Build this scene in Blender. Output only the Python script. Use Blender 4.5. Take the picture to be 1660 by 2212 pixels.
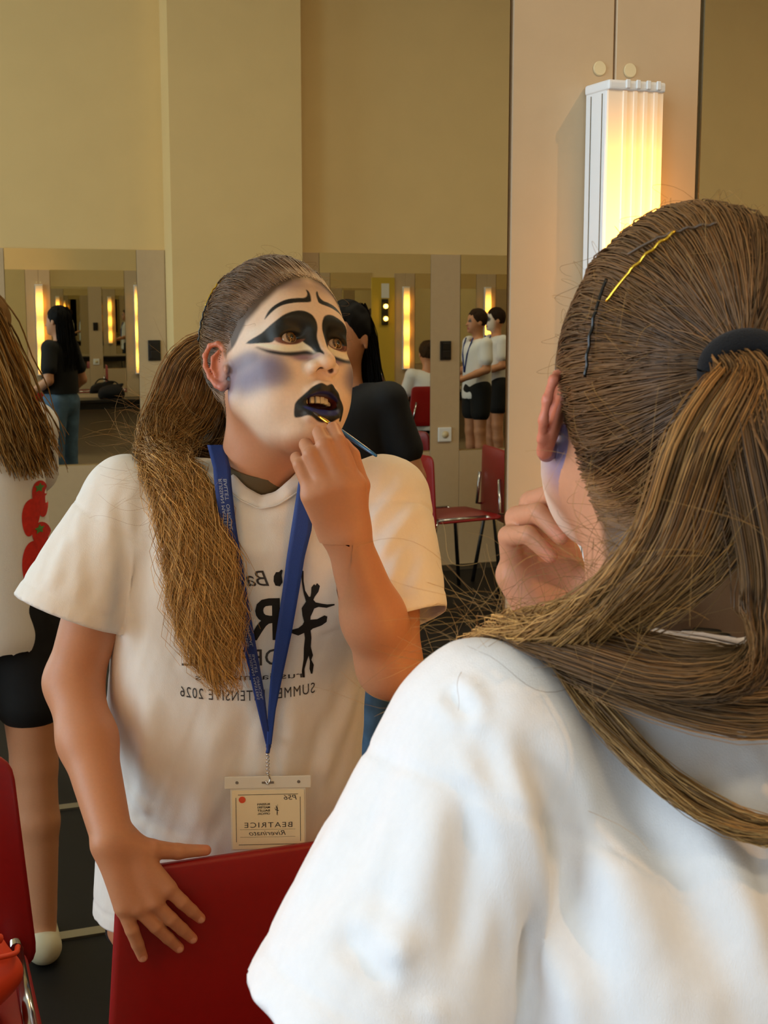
import bpy, bmesh, math, random
import numpy as np
from mathutils import Vector, Matrix
from mathutils.bvhtree import BVHTree
from mathutils.geometry import tessellate_polygon

for _o in list(bpy.data.objects):
    bpy.data.objects.remove(_o, do_unlink=True)
SC = bpy.context.scene
COL = SC.collection
random.seed(4)
RNG = np.random.default_rng(7)
R = math.radians

# ------------------------------------------------------------------ camera
# world frame: y = 0 is the mirror wall, the room lies at y < 0, x runs along
# the wall to the right, z is up.  The camera stands 1.27 m off the mirrors.
FPX = 3000.0
cam_d = bpy.data.cameras.new('camera')
cam = bpy.data.objects.new('camera', cam_d)
COL.objects.link(cam)
cam_d.sensor_fit = 'HORIZONTAL'
cam_d.sensor_width = 36.0
cam_d.lens = FPX / 1660.0 * 36.0
cam_d.clip_start = 0.05
cam.location = (0, -1.268, 1.45)
cam.rotation_euler = (R(90 - 8.3), 0, R(-21))
cam_d.dof.use_dof = True
cam_d.dof.focus_distance = 1.62
cam_d.dof.aperture_fstop = 36.0
SC.camera = cam

# ------------------------------------------------------------------ light
vs = SC.view_settings
vs.view_transform = 'Standard'
vs.look = 'None'
vs.exposure = 0.08
vs.gamma = 1.0
vs.use_curve_mapping = False
SC.cycles.glossy_bounces = 8
SC.cycles.max_bounces = 12
SC.cycles.sample_clamp_indirect = 6.0

W = bpy.data.worlds.new('World')
SC.world = W
W.use_nodes = True
nt = W.node_tree
nt.nodes.clear()
o_ = nt.nodes.new('ShaderNodeOutputWorld')
b_ = nt.nodes.new('ShaderNodeBackground')
b_.inputs[0].default_value = (0.62, 0.78, 1.0, 1)
b_.inputs[1].default_value = 1.2
nt.links.new(b_.outputs[0], o_.inputs[0])


def area(name, loc, rot, sx, sy, power, color):
    l = bpy.data.lights.new(name, 'AREA')
    l.shape = 'RECTANGLE'
    l.size, l.size_y = sx, sy
    l.energy = power
    l.color = color
    o = bpy.data.objects.new(name, l)
    COL.objects.link(o)
    o.location = loc
    o.rotation_euler = rot
    return o


# daylight entering through the two windows of the left wall (x = -2.6)
XL, XR, YF, HC = -2.6, 9.5, -5.776, 3.7
WINS = [(-1.75, -0.12), (-5.1, -3.3)]
for i, (ya, yb) in enumerate(WINS):
    area('daylight', (XL + 0.06, (ya + yb) / 2, 1.85), (0, R(-90), 0), 2.2, yb - ya, (62, 76)[i], (0.66, 0.83, 1.0))
# ceiling luminaires
CEIL = [(1.5, -2.9), (4.6, -2.9), (7.6, -2.9)]
for x, y in CEIL:
    area('ceiling_glow', (x, y, HC - 0.10), (0, 0, 0), 1.2, 0.3, 22, (1.0, 0.86, 0.62))


# ------------------------------------------------------------------ materials
def lin(c):
    def f(v):
        v /= 255.0
        return v / 12.92 if v <= 0.04045 else ((v + 0.055) / 1.055) ** 2.4
    return tuple(f(v) for v in c)


MATS = {}


def mat(name, rgb, rough=0.5, metal=0.0, noise=0.0, nscale=20.0, bump=0.0, bscale=200.0, emit=None, estr=0.0,
        coat=0.0, sss=0.0, spec=0.5, sheen=0.0, attr=False, stretch=None):
    if name in MATS:
        return MATS[name]
    m = bpy.data.materials.new(name)
    m.use_nodes = True
    t = m.node_tree
    p = t.nodes['Principled BSDF']
    c = lin(rgb)
    p.inputs['Base Color'].default_value = (*c, 1)
    p.inputs['Roughness'].default_value = rough
    p.inputs['Metallic'].default_value = metal
    p.inputs['Specular IOR Level'].default_value = spec
    p.inputs['Coat Weight'].default_value = coat
    p.inputs['Sheen Weight'].default_value = sheen
    src = None
    tc = t.nodes.new('ShaderNodeTexCoord')
    coord = tc.outputs['Object']
    if stretch:
        mp = t.nodes.new('ShaderNodeMapping')
        mp.inputs['Scale'].default_value = stretch
        t.links.new(coord, mp.inputs[0])
        coord = mp.outputs[0]
    if attr:
        a = t.nodes.new('ShaderNodeAttribute')
        a.attribute_name = 'col'
        src = a.outputs['Color']
    if noise:
        n = t.nodes.new('ShaderNodeTexNoise')
        n.inputs['Scale'].default_value = nscale
        n.inputs['Detail'].default_value = 5
        t.links.new(coord, n.inputs['Vector'])
        r = t.nodes.new('ShaderNodeMapRange')
        r.inputs['From Min'].default_value = 0.3
        r.inputs['From Max'].default_value = 0.7
        r.inputs['To Min'].default_value = 1 - noise
        r.inputs['To Max'].default_value = 1 + noise
        t.links.new(n.outputs['Fac'], r.inputs['Value'])
        mx = t.nodes.new('ShaderNodeVectorMath')
        mx.operation = 'SCALE'
        if src:
            t.links.new(src, mx.inputs[0])
        else:
            mx.inputs[0].default_value = c
        t.links.new(r.outputs[0], mx.inputs['Scale'])
        src = mx.outputs[0]
    if src:
        t.links.new(src, p.inputs['Base Color'])
    if sss:
        p.inputs['Subsurface Weight'].default_value = sss
        p.inputs['Subsurface Radius'].default_value = (0.012, 0.004, 0.002)
        p.inputs['Subsurface Scale'].default_value = 0.6
    if bump:
        n = t.nodes.new('ShaderNodeTexNoise')
        n.inputs['Scale'].default_value = bscale
        n.inputs['Detail'].default_value = 4
        t.links.new(coord, n.inputs['Vector'])
        b = t.nodes.new('ShaderNodeBump')
        b.inputs['Strength'].default_value = bump
        b.inputs['Distance'].default_value = 0.002
        t.links.new(n.outputs['Fac'], b.inputs['Height'])
        t.links.new(b.outputs[0], p.inputs['Normal'])
    if emit:
        p.inputs['Emission Color'].default_value = (*lin(emit), 1)
        p.inputs['Emission Strength'].default_value = estr
    MATS[name] = m
    return m


M_wall = mat('cream_wall', (228, 197, 136), 0.75, noise=0.02, nscale=6, bump=0.05, bscale=300)
M_panel = mat('beige_laminate', (198, 172, 134), 0.5, noise=0.02, nscale=30, bump=0.03, bscale=500)
M_ceil = mat('white_ceiling', (236, 232, 220), 0.8)
M_floor = mat('dark_vinyl', (15, 13, 12), 0.55, noise=0.25, nscale=40, spec=0.2)
M_white = mat('white_plastic', (232, 232, 226), 0.4)
M_cap = mat('cream_plastic', (222, 204, 160), 0.4)
M_black = mat('black_plastic', (14, 14, 15), 0.4)
M_red = mat('red_plastic', (150, 10, 12), 0.42, noise=0.04, nscale=80, bump=0.06, bscale=900)
M_chrome = mat('chrome', (200, 200, 202), 0.18, metal=1.0)
M_alu = mat('brushed_metal', (170, 168, 160), 0.35, metal=1.0)
M_seam = mat('dark_seam', (70, 58, 42), 0.7)
M_tabtop = mat('black_table_top', (22, 21, 22), 0.3, noise=0.15, nscale=60)
M_mirror = mat('mirror_silver', (236, 236, 226), 0.0, metal=1.0)
M_glass_edge = mat('mirror_edge', (176, 168, 132), 0.25, metal=0.7)
M_skin = mat('skin', (214, 150, 112), 0.48, attr=True, noise=0.03, nscale=260, bump=0.06, bscale=900, sss=0.12)
M_skin2 = mat('skin_plain', (206, 142, 104), 0.5, noise=0.05, nscale=30, sss=0.05)
M_shirt = mat('white_cotton', (240, 238, 236), 0.85, noise=0.015, nscale=240, bump=0.25, bscale=1400, spec=0.2, sheen=0.15, stretch=(1, 1, 0.35))
M_hair = mat('hair_strands', (120, 90, 50), 0.42, attr=True, spec=0.38)
M_hair2 = mat('soft_hair', (60, 44, 30), 0.7, attr=True, spec=0.15)
M_eye = mat('eyeball', (200, 190, 180), 0.08, attr=True, coat=0.6)
M_teeth = mat('teeth', (226, 206, 170), 0.25)
M_ink = mat('black_print', (16, 15, 16), 0.7)
M_inkgrey = mat('grey_print', (66, 62, 62), 0.7)
M_lan = mat('blue_webbing', (20, 52, 128), 0.6, noise=0.08, nscale=600, bump=0.3, bscale=1500)
M_lantext = mat('white_webbing_print', (170, 182, 205), 0.7)
M_card = mat('cream_card', (238, 224, 186), 0.7)
M_clear = mat('clear_vinyl', (224, 220, 206), 0.2)
M_redink = mat('orange_red_dot', (222, 84, 44), 0.6)
M_velvet = mat('black_velvet', (6, 6, 8), 0.95, sheen=0.05, bump=0.6, bscale=900)
M_gold = mat('gold_wire', (236, 196, 72), 0.2, metal=1.0)
M_pinblack = mat('black_wire', (12, 11, 12), 0.25)
M_pinbrown = mat('brown_wire', (84, 62, 40), 0.35)
M_under = mat('olive_grey_knit', (96, 82, 58), 0.8, bump=0.2, bscale=900)
M_blackcloth = mat('black_cloth', (15, 15, 17), 0.85, noise=0.2, nscale=60)
M_denim = mat('blue_denim', (88, 118, 150), 0.85, noise=0.25, nscale=18, bump=0.3, bscale=900)
M_bluepaint = mat('blue_lacquer', (36, 104, 160), 0.2, coat=0.5)
M_brass = mat('brass', (226, 170, 62), 0.25, metal=1.0)
M_bristle = mat('dark_bristle', (60, 42, 26), 0.6)
M_orange = mat('orange_nylon', (226, 70, 24), 0.55, bump=0.2, bscale=60)
M_berry = mat('strawberry_print', (214, 44, 32), 0.7, noise=0.15, nscale=90)
M_leaf = mat('green_print', (92, 146, 70), 0.7)
M_clog = mat('cream_foam', (206, 196, 164), 0.6)
M_yellow = mat('ochre_wall', (200, 168, 52), 0.7)
M_pink = mat('pink_plastic', (222, 168, 160), 0.4)
M_paper = mat('paper', (226, 226, 220), 0.7)
M_glass = mat('window_glass', (230, 240, 245), 0.02)
M_glass.node_tree.nodes['Principled BSDF'].inputs['Transmission Weight'].default_value = 1.0


def tag(o, label=None, cat=None, group=None, kind=None):
    if label:
        o['label'] = label
    if cat:
        o['category'] = cat
    if group:
        o['group'] = group
    if kind:
        o['kind'] = kind
    return o


def empty(name, loc=(0, 0, 0), rz=0.0):
    o = bpy.data.objects.new(name, None)
    COL.objects.link(o)
    o.location = loc
    o.rotation_euler = (0, 0, rz)
    o.empty_display_size = 0.05
    return o


def link(name, me, material, parent=None, smooth=True):
    o = bpy.data.objects.new(name, me)
    COL.objects.link(o)
    if material and not me.materials:
        me.materials.append(material)
    if smooth:
        me.polygons.foreach_set('use_smooth', np.ones(len(me.polygons), bool))
    if parent:
        o.parent = parent
    return o


def npmesh(name, V, Fq, col=None, uv=None):
    """numpy verts (n,3) and faces (m,k) -> mesh"""
    me = bpy.data.meshes.new(name)
    V = np.asarray(V, np.float32)
    Fq = np.asarray(Fq, np.int32)
    k = Fq.shape[1]
    me.vertices.add(len(V))
    me.vertices.foreach_set('co', V.ravel())
    me.loops.add(Fq.size)
    me.loops.foreach_set('vertex_index', Fq.ravel())
    me.polygons.add(len(Fq))
    me.polygons.foreach_set('loop_start', np.arange(0, Fq.size, k, dtype=np.int32))
    me.polygons.foreach_set('loop_total', np.full(len(Fq), k, np.int32))
    me.update(calc_edges=True)
    if col is not None:
        a = me.attributes.new('col', 'FLOAT_COLOR', 'POINT')
        c4 = np.ones((len(V), 4), np.float32)
        c4[:, :3] = col
        a.data.foreach_set('color', c4.ravel())
    me.validate()
    return me


def bm_mesh(name, bm):
    me = bpy.data.meshes.new(name)
    bm.normal_update()
    bm.to_mesh(me)
    bm.free()
    return me


def box_bm(x0, x1, y0, y1, z0, z1, bev=0.0, seg=2, bm=None):
    new = bm is None
    bm = bm or bmesh.new()
    vs_ = [bm.verts.new(p) for p in [(x0, y0, z0), (x1, y0, z0), (x1, y1, z0), (x0, y1, z0), (x0, y0, z1), (x1, y0, z1), (x1, y1, z1), (x0, y1, z1)]]
    fs = [bm.faces.new([vs_[i] for i in f]) for f in [(0, 3, 2, 1), (4, 5, 6, 7), (0, 1, 5, 4), (1, 2, 6, 5), (2, 3, 7, 6), (3, 0, 4, 7)]]
    if bev:
        es = {e for f in fs for e in f.edges}
        bmesh.ops.bevel(bm, geom=list(es), offset=bev, segments=seg, affect='EDGES', profile=0.6)
    return bm


def box(name, x0, x1, y0, y1, z0, z1, m, parent=None, bev=0.0, seg=2):
    return link(name, bm_mesh(name, box_bm(x0, x1, y0, y1, z0, z1, bev, seg)), m, parent, smooth=False)


def frames(pts):
    P = np.asarray(pts, float)
    T = np.gradient(P, axis=0)
    T /= np.linalg.norm(T, axis=1)[:, None] + 1e-12
    a = np.array([0, 0, 1.0]) if abs(T[0, 2]) < 0.9 else np.array([1.0, 0, 0])
    N = []
    n = a - T[0] * (a @ T[0])
    n /= np.linalg.norm(n)
    for t in T:
        n = n - t * (n @ t)
        n /= np.linalg.norm(n) + 1e-12
        N.append(n.copy())
    N = np.array(N)
    return P, T, N, np.cross(T, N)


def tube_arrays(pts, rad, sides=8, caps=True):
    P, T, N, B = frames(pts)
    rad = np.broadcast_to(np.asarray(rad, float), (len(P),))
    a = np.linspace(0, 2 * math.pi, sides, endpoint=False)
    V = (P[:, None] + rad[:, None, None] * (np.cos(a)[None, :, None] * N[:, None] + np.sin(a)[None, :, None] * B[:, None])).reshape(-1, 3)
    F = []
    for i in range(len(P) - 1):
        for j in range(sides):
            k = (j + 1) % sides
            F.append((i * sides + j, i * sides + k, (i + 1) * sides + k, (i + 1) * sides + j))
    return V, F


def tube(name, pts, rad, m, parent=None, sides=10):
    V, F = tube_arrays(pts, rad, sides)
    n = len(pts)
    F = F + [tuple(reversed(range(sides))), tuple(range((n - 1) * sides, n * sides))]
    me = bpy.data.meshes.new(name)
    me.from_pydata([tuple(v) for v in V], [], F)
    me.update()
    return link(name, me, m, parent)


def spline(pts, n):
    """Catmull-Rom through the points, n samples"""
    P = np.asarray(pts, float)
    P = np.vstack([2 * P[0] - P[1], P, 2 * P[-1] - P[-2]])
    t = np.linspace(0, len(P) - 3 - 1e-9, n)
    i = t.astype(int)
    u = (t - i)[:, None]
    p0, p1, p2, p3 = P[i], P[i + 1], P[i + 2], P[i + 3]
    return 0.5 * (2 * p1 + (p2 - p0) * u + (2 * p0 - 5 * p1 + 4 * p2 - p3) * u * u + (3 * p1 - p0 - 3 * p2 + p3) * u ** 3)


def disc_bm(r, depth, seg=24, bev=0.0):
    """cylinder along -y with base on y=0"""
    bm = bmesh.new()
    bmesh.ops.create_cone(bm, cap_ends=True, segments=seg, radius1=r, radius2=r, depth=depth,
                          matrix=Matrix.Translation((0, -depth / 2, 0)) @ Matrix.Rotation(R(90), 4, 'X'))
    if bev:
        es = [e for e in bm.edges if len(e.link_faces) == 2 and e.calc_face_angle() > 1.0]
        bmesh.ops.bevel(bm, geom=es, offset=bev, segments=2, affect='EDGES')
    return bm


def copy_tree(o, parent=None):
    c = o.copy()
    COL.objects.link(c)
    c.parent = parent
    for ch in list(o.children):
        copy_tree(ch, c)
    return c


# ------------------------------------------------------------------ signed distance modelling
class Field:
    def __init__(self):
        self.p = []

    def add(self, fn, lo, hi, k=0.01, op='u'):
        self.p.append((fn, np.asarray(lo, float), np.asarray(hi, float), k, op))

    def cone(self, a, b, ra, rb, k=0.01, op='u'):
        a = np.asarray(a, float)
        b = np.asarray(b, float)
        ab = b - a
        L = float(ab @ ab) + 1e-12

        def fn(x, y, z):
            t = ((x - a[0]) * ab[0] + (y - a[1]) * ab[1] + (z - a[2]) * ab[2]) / L
            t = np.clip(t, 0, 1)
            return np.sqrt((x - a[0] - t * ab[0]) ** 2 + (y - a[1] - t * ab[1]) ** 2 + (z - a[2] - t * ab[2]) ** 2) - (ra + (rb - ra) * t)
        r = max(ra, rb)
        self.add(fn, np.minimum(a, b) - r, np.maximum(a, b) + r, k, op)

    def chain(self, pts, rad, k=0.006, op='u', k0=None):
        for i in range(len(pts) - 1):
            self.cone(pts[i], pts[i + 1], rad[i], rad[i + 1], k if (i or k0 is None) else k0, op)

    def ell(self, c, r, rot=None, k=0.01, op='u'):
        c = np.asarray(c, float)
        r = np.asarray(r, float)
        Rm = np.eye(3) if rot is None else np.asarray(rot, float)   # columns = axes

        def fn(x, y, z):
            dx, dy, dz = x - c[0], y - c[1], z - c[2]
            q = [(Rm[0, i] * dx + Rm[1, i] * dy + Rm[2, i] * dz) for i in range(3)]
            k0 = np.sqrt(sum((q[i] / r[i]) ** 2 for i in range(3)))
            k1 = np.sqrt(sum((q[i] / r[i] ** 2) ** 2 for i in range(3))) + 1e-9
            return k0 * (k0 - 1) / k1
        ext = np.sqrt(((Rm * r[None, :]) ** 2).sum(1))
        self.add(fn, c - ext, c + ext, k, op)

    def mesh(self, lo, hi, h, smooth=1):
        lo = np.asarray(lo, float)
        hi = np.asarray(hi, float)
        ax = [np.arange(lo[i], hi[i] + h, h) for i in range(3)]
        D = np.full([len(a) for a in ax], 0.05, np.float32)
        for fn, a, b, k, op in self.p:
            m = k + 3 * h + 0.004
            s = []
            for i in range(3):
                i0 = max(0, int((a[i] - m - lo[i]) / h))
                i1 = min(len(ax[i]), int((b[i] + m - lo[i]) / h) + 2)
                s.append((i0, i1))
            if any(i1 - i0 < 1 for i0, i1 in s):
                continue
            sl = tuple(slice(*q) for q in s)
            x = ax[0][sl[0]].astype(np.float32)[:, None, None]
            y = ax[1][sl[1]].astype(np.float32)[None, :, None]
            z = ax[2][sl[2]].astype(np.float32)[None, None, :]
            d = fn(x, y, z)
            A = D[sl]
            if op == 'u':
                hh = np.maximum(k - np.abs(A - d), 0) / k
                D[sl] = np.minimum(A, d) - hh * hh * k * 0.25
            elif op == 's':
                d = -d
                hh = np.maximum(k - np.abs(A - d), 0) / k
                D[sl] = np.maximum(A, d) + hh * hh * k * 0.25
        return nets(D, lo, h, smooth)


def nets(D, lo, h, smooth=1):
    S = D < 0
    c = np.zeros([n - 1 for n in D.shape], np.uint8)
    for i in (0, 1):
        for j in (0, 1):
            for k in (0, 1):
                c += S[i:S.shape[0] - 1 + i, j:S.shape[1] - 1 + j, k:S.shape[2] - 1 + k]
    idx = np.argwhere((c > 0) & (c < 8))
    ids = np.full(c.shape, -1, np.int32)
    ids[idx[:, 0], idx[:, 1], idx[:, 2]] = np.arange(len(idx))
    corners = [(i, j, k) for i in (0, 1) for j in (0, 1) for k in (0, 1)]
    val = np.stack([D[idx[:, 0] + i, idx[:, 1] + j, idx[:, 2] + k] for i, j, k in corners], 1)
    acc = np.zeros((len(idx), 3))
    cnt = np.zeros(len(idx))
    for a in range(8):
        for b in range(a + 1, 8):
            ca, cb = np.array(corners[a]), np.array(corners[b])
            if np.abs(ca - cb).sum() != 1:
                continue
            va, vb = val[:, a], val[:, b]
            m = (va < 0) != (vb < 0)
            t = np.where(m, va / np.where(m, va - vb, 1), 0)
            p = ca[None] + t[:, None] * (cb - ca)[None]
            acc[m] += p[m]
            cnt[m] += 1
    V = (acc / cnt[:, None] + idx) * h + lo
    F = []
    for ax in range(3):
        u, v = [(1, 2), (2, 0), (0, 1)][ax]
        s0 = [slice(None)] * 3
        s1 = [slice(None)] * 3
        s0[ax] = slice(0, -1)
        s1[ax] = slice(1, None)
        A, B = S[tuple(s0)], S[tuple(s1)]
        e = np.argwhere(A != B)
        e = e[(e[:, u] > 0) & (e[:, v] > 0) & (e[:, u] < D.shape[u] - 1) & (e[:, v] < D.shape[v] - 1)]
        if not len(e):
            continue
        du = np.zeros(3, int)
        du[u] = 1
        dv = np.zeros(3, int)
        dv[v] = 1
        q = [e - du - dv, e - dv, e, e - du]
        f = np.stack([ids[k[:, 0], k[:, 1], k[:, 2]] for k in q], 1)
        flip = ~A[e[:, 0], e[:, 1], e[:, 2]]
        f[flip] = f[flip][:, ::-1]
        F.append(f)
    F = np.vstack(F) if F else np.zeros((0, 4), int)
    F = F[(F >= 0).all(1)]
    for _ in range(smooth):
        V = laplace(V, F, 0.5)
    return V, F


def laplace(V, F, f=0.5):
    acc = np.zeros_like(V)
    n = np.zeros(len(V))
    for i in range(F.shape[1]):
        a, b = F[:, i], F[:, (i + 1) % F.shape[1]]
        for k in range(3):
            acc[:, k] += np.bincount(a, V[b, k], len(V)) + np.bincount(b, V[a, k], len(V))
        n += np.bincount(a, minlength=len(V)) + np.bincount(b, minlength=len(V))
    ok = n > 0
    out = V.copy()
    out[ok] = V[ok] * (1 - f) + f * acc[ok] / n[ok, None]
    return out


def vnormals(V, F):
    a, b, c = V[F[:, 0]], V[F[:, 1]], V[F[:, 2]]
    fn = np.cross(b - a, c - a)
    if F.shape[1] == 4:
        fn = np.cross(c - a, V[F[:, 3]] - b)
    N = np.zeros_like(V)
    for i in range(F.shape[1]):
        for k in range(3):
            N[:, k] += np.bincount(F[:, i], fn[:, k], len(V))
    return N / (np.linalg.norm(N, axis=1)[:, None] + 1e-12)


def compact(V, F, keep):
    F = F[keep]
    used = np.zeros(len(V), bool)
    used[F.ravel()] = True
    mp = np.cumsum(used) - 1
    return V[used], mp[F], used


def sub_quads(V, F):
    """one midpoint subdivision of a quad mesh, gently smoothed"""
    n = len(V)
    E = np.vstack([F[:, [i, (i + 1) % 4]] for i in range(4)])
    E.sort(axis=1)
    key = E[:, 0].astype(np.int64) * n + E[:, 1]
    uk, inv = np.unique(key, return_inverse=True)
    mid = 0.5 * (V[uk // n] + V[uk % n])
    cen = V[F].mean(1)
    V2 = np.vstack([V, mid, cen])
    m = len(F)
    e = [n + inv[i * m:(i + 1) * m] for i in range(4)]
    c = n + len(uk) + np.arange(m)
    F2 = np.vstack([np.stack([F[:, i], e[i], c, e[(i + 3) % 4]], 1) for i in range(4)])
    return laplace(V2, F2, 0.35), F2


# hash-free smooth noise for cloth and hair
class Noise3:
    def __init__(self, seed, n=24):
        g = np.random.default_rng(seed)
        self.k = g.normal(size=(n, 3))
        self.ph = g.uniform(0, 6.283, n)

    def __call__(self, P, s):
        return np.sin(P @ (self.k * np.asarray(s)).T + self.ph).sum(1) / math.sqrt(len(self.ph))


# ------------------------------------------------------------------ text and print helpers
def text_arrays(s, size=1.0, shear=0.0, align='CENTER', spacing=1.0, bold=0.0):
    c = bpy.data.curves.new('t', 'FONT')
    c.body = s
    c.size = size
    c.shear = shear
    c.align_x = align
    c.space_character = spacing
    c.offset = bold
    c.resolution_u = 3
    o = bpy.data.objects.new('t', c)
    COL.objects.link(o)
    dg = bpy.context.evaluated_depsgraph_get()
    me = bpy.data.meshes.new_from_object(o.evaluated_get(dg))
    V = [v.co.xy.copy() for v in me.vertices]
    F = [tuple(p.vertices) for p in me.polygons]
    bpy.data.objects.remove(o)
    bpy.data.curves.remove(c)
    bpy.data.meshes.remove(me)
    return [(v.x, v.y) for v in V], F


def poly_arrays(pts):
    tri = tessellate_polygon([[Vector((p[0], p[1], 0)) for p in pts]])
    return list(pts), [tuple(t) for t in tri]


def decal(name, V2, F2, fn, m, parent, cut=None):
    """flat print -> mesh laid on a surface by fn(u, v) -> point or None"""
    bm = bmesh.new()
    vv = [bm.verts.new((x, y, 0)) for x, y in V2]
    for f in F2:
        try:
            bm.faces.new([vv[i] for i in f])
        except ValueError:
            pass
    if cut:
        bmesh.ops.triangulate(bm, faces=bm.faces[:])
        for _ in range(4):
            es = [e for e in bm.edges if e.calc_length() > cut]
            if not es:
                break
            bmesh.ops.subdivide_edges(bm, edges=es, cuts=1, use_grid_fill=False)
            bmesh.ops.triangulate(bm, faces=bm.faces[:])
    dead = []
    for v in bm.verts:
        p = fn(v.co.x, v.co.y)
        if p is None:
            dead.append(v)
        else:
            v.co = p
    if dead:
        bmesh.ops.delete(bm, geom=dead, context='VERTS')
    me = bm_mesh(name, bm)
    return link(name, me, m, parent)


# ------------------------------------------------------------------ hair strands
def strands(name, P, rad, col, m, parent, taper=0.35):
    """P (n, k, 3) centre lines -> one mesh of three-sided tapering strands"""
    n, k, _ = P.shape
    T = np.gradient(P, axis=1)
    T /= np.linalg.norm(T, axis=2, keepdims=True) + 1e-12
    a = np.zeros_like(T)
    a[..., 0] = 0.31
    a[..., 1] = 0.27
    a[..., 2] = 0.91
    N = np.cross(T, a)
    N /= np.linalg.norm(N, axis=2, keepdims=True) + 1e-9
    B = np.cross(T, N)
    s = np.linspace(0, 1, k)
    prof = (1 - (1 - taper) * s ** 3)
    r = np.asarray(rad)[:, None] * prof[None]
    V = np.stack([P + r[..., None] * (math.cos(t) * N + math.sin(t) * B) for t in (0.3, 2.394, 4.489)], 2)
    V = V.reshape(-1, 3)
    base = (np.arange(n)[:, None] * k + np.arange(k - 1)[None]).reshape(-1) * 3
    F = np.vstack([np.stack([base + j, base + (j + 1) % 3, base + 3 + (j + 1) % 3, base + 3 + j], 1) for j in range(3)])
    if col.ndim == 2:
        C = np.repeat(col, k * 3, 0)
    else:
        C = np.repeat(col.reshape(-1, 3), 3, 0)
    me = npmesh(name, V, F, C)
    return link(name, me, m, parent)
#==ROOM==
# ------------------------------------------------------------------ the room shell
ZM0, ZM1 = 0.69, 1.80


def struct(name, bm, m, smooth=False):
    o = link(name, bm_mesh(name, bm), m, None, smooth)
    o['kind'] = 'structure'
    return o


struct('floor', box_bm(XL - 0.2, XR + 0.2, YF - 0.2, 0.2, -0.1, 0.0), M_floor)
struct('ceiling', box_bm(XL - 0.2, XR + 0.2, YF - 0.2, 0.2, HC, HC + 0.1), M_ceil)
wall_mirror_side = struct('wall_front', box_bm(XL - 0.2, XR + 0.2, 0.012, 0.2, 0, HC), M_wall)
wall_far = struct('wall_back', box_bm(XL - 0.2, XR + 0.2, YF - 0.2, YF - 0.012, 0, HC), M_wall)
struct('wall_right', box_bm(XR, XR + 0.2, YF, 0.012, 0, HC), M_wall)
bm = box_bm(XL - 0.2, XL, YF, 0.012, 0, 0.75)
box_bm(XL - 0.2, XL, YF, 0.012, 2.95, HC, bm=bm)
edges = [YF, WINS[1][0], WINS[1][1], WINS[0][0], WINS[0][1], 0.012]
for i in (0, 2, 4):
    box_bm(XL - 0.2, XL, edges[i], edges[i + 1], 0.75, 2.95, bm=bm)
struct('wall_left', bm, M_wall)
for i, (ya, yb) in enumerate(WINS):
    w = empty('window_%d' % (i + 1), (XL, (ya + yb) / 2, 0.75))
    w['kind'] = 'structure'
    hw = (yb - ya) / 2
    for nm, a in (('frame', (-0.12, -0.06, -hw, hw, 0, 0.06)), ('frame', (-0.12, -0.06, -hw, hw, 2.14, 2.2)),
                  ('frame', (-0.12, -0.06, -hw, -hw + 0.06, 0.06, 2.14)), ('frame', (-0.12, -0.06, hw - 0.06, hw, 0.06, 2.14)),
                  ('mullion', (-0.12, -0.06, -0.03, 0.03, 0.06, 2.14)), ('sill', (-0.06, 0.08, -hw - 0.04, hw + 0.04, -0.03, 0.0))):
        box(nm, *a, M_white, w)
    box('pane', -0.095, -0.09, -hw + 0.06, -0.03, 0.06, 2.14, M_glass, w)
    box('pane', -0.095, -0.09, 0.03, hw - 0.06, 0.06, 2.14, M_glass, w)
# skirting of the back wall and cable strips let into the floor
s = struct('baseboard_back', box_bm(XL, XR, YF - 0.012, YF + 0.012, 0, 0.03), M_alu)
for nm, y in (('trim_1', -2.72), ('trim_2', -1.86)):
    struct(nm, box_bm(XL, XR, y - 0.02, y + 0.02, 0.0, 0.006), M_alu)
# pilaster on the back wall
struct('wall_pilaster', box_bm(1.52, 2.196, YF - 0.1, YF + 0.16, 0, HC), M_wall)

# laminate panels between and under the mirrors
PER, MW = 0.882, 0.66
XM0 = 0.840


def panel(parent, x0, x1, z0, z1, ysurf, sign):
    y0, y1 = (ysurf, ysurf + 0.012) if sign > 0 else (ysurf - 0.012, ysurf)
    return box('panel', x0, x1, y0, y1, z0, z1, M_panel, parent, bev=0.0012, seg=1)


NEAR = []
for k in range(-3, 10):
    NEAR.append((XM0 + PER * k, XM0 + PER * k + MW))
cap_me = bm_mesh('screw_cap', disc_bm(0.0072, 0.002, 28, 0.0007))
for i, (a, b) in enumerate(NEAR):
    x1 = NEAR[i + 1][0] if i + 1 < len(NEAR) else XR
    mid = (b + x1) / 2 + 0.007
    panel(wall_mirror_side, b + 0.004, mid - 0.0010, 0.0, ZM1, 0.001, 1)
    panel(wall_mirror_side, mid + 0.0010, x1 - 0.004, 0.0, ZM1, 0.001, 1)
    panel(wall_mirror_side, a - 0.002, b + 0.002, 0.0, ZM0 - 0.002, 0.001, 1)
    if b > 0 and b < 3.5:
        for dx in (-0.0175, 0.0175):
            o = link('screw_cap', cap_me, M_cap, wall_mirror_side, False)
            o.location = (mid + dx, 0.0012, 1.689)
box('panel', XL, NEAR[0][0] - 0.004, 0.001, 0.013, 0.0, ZM1, M_panel, wall_mirror_side)

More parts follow.
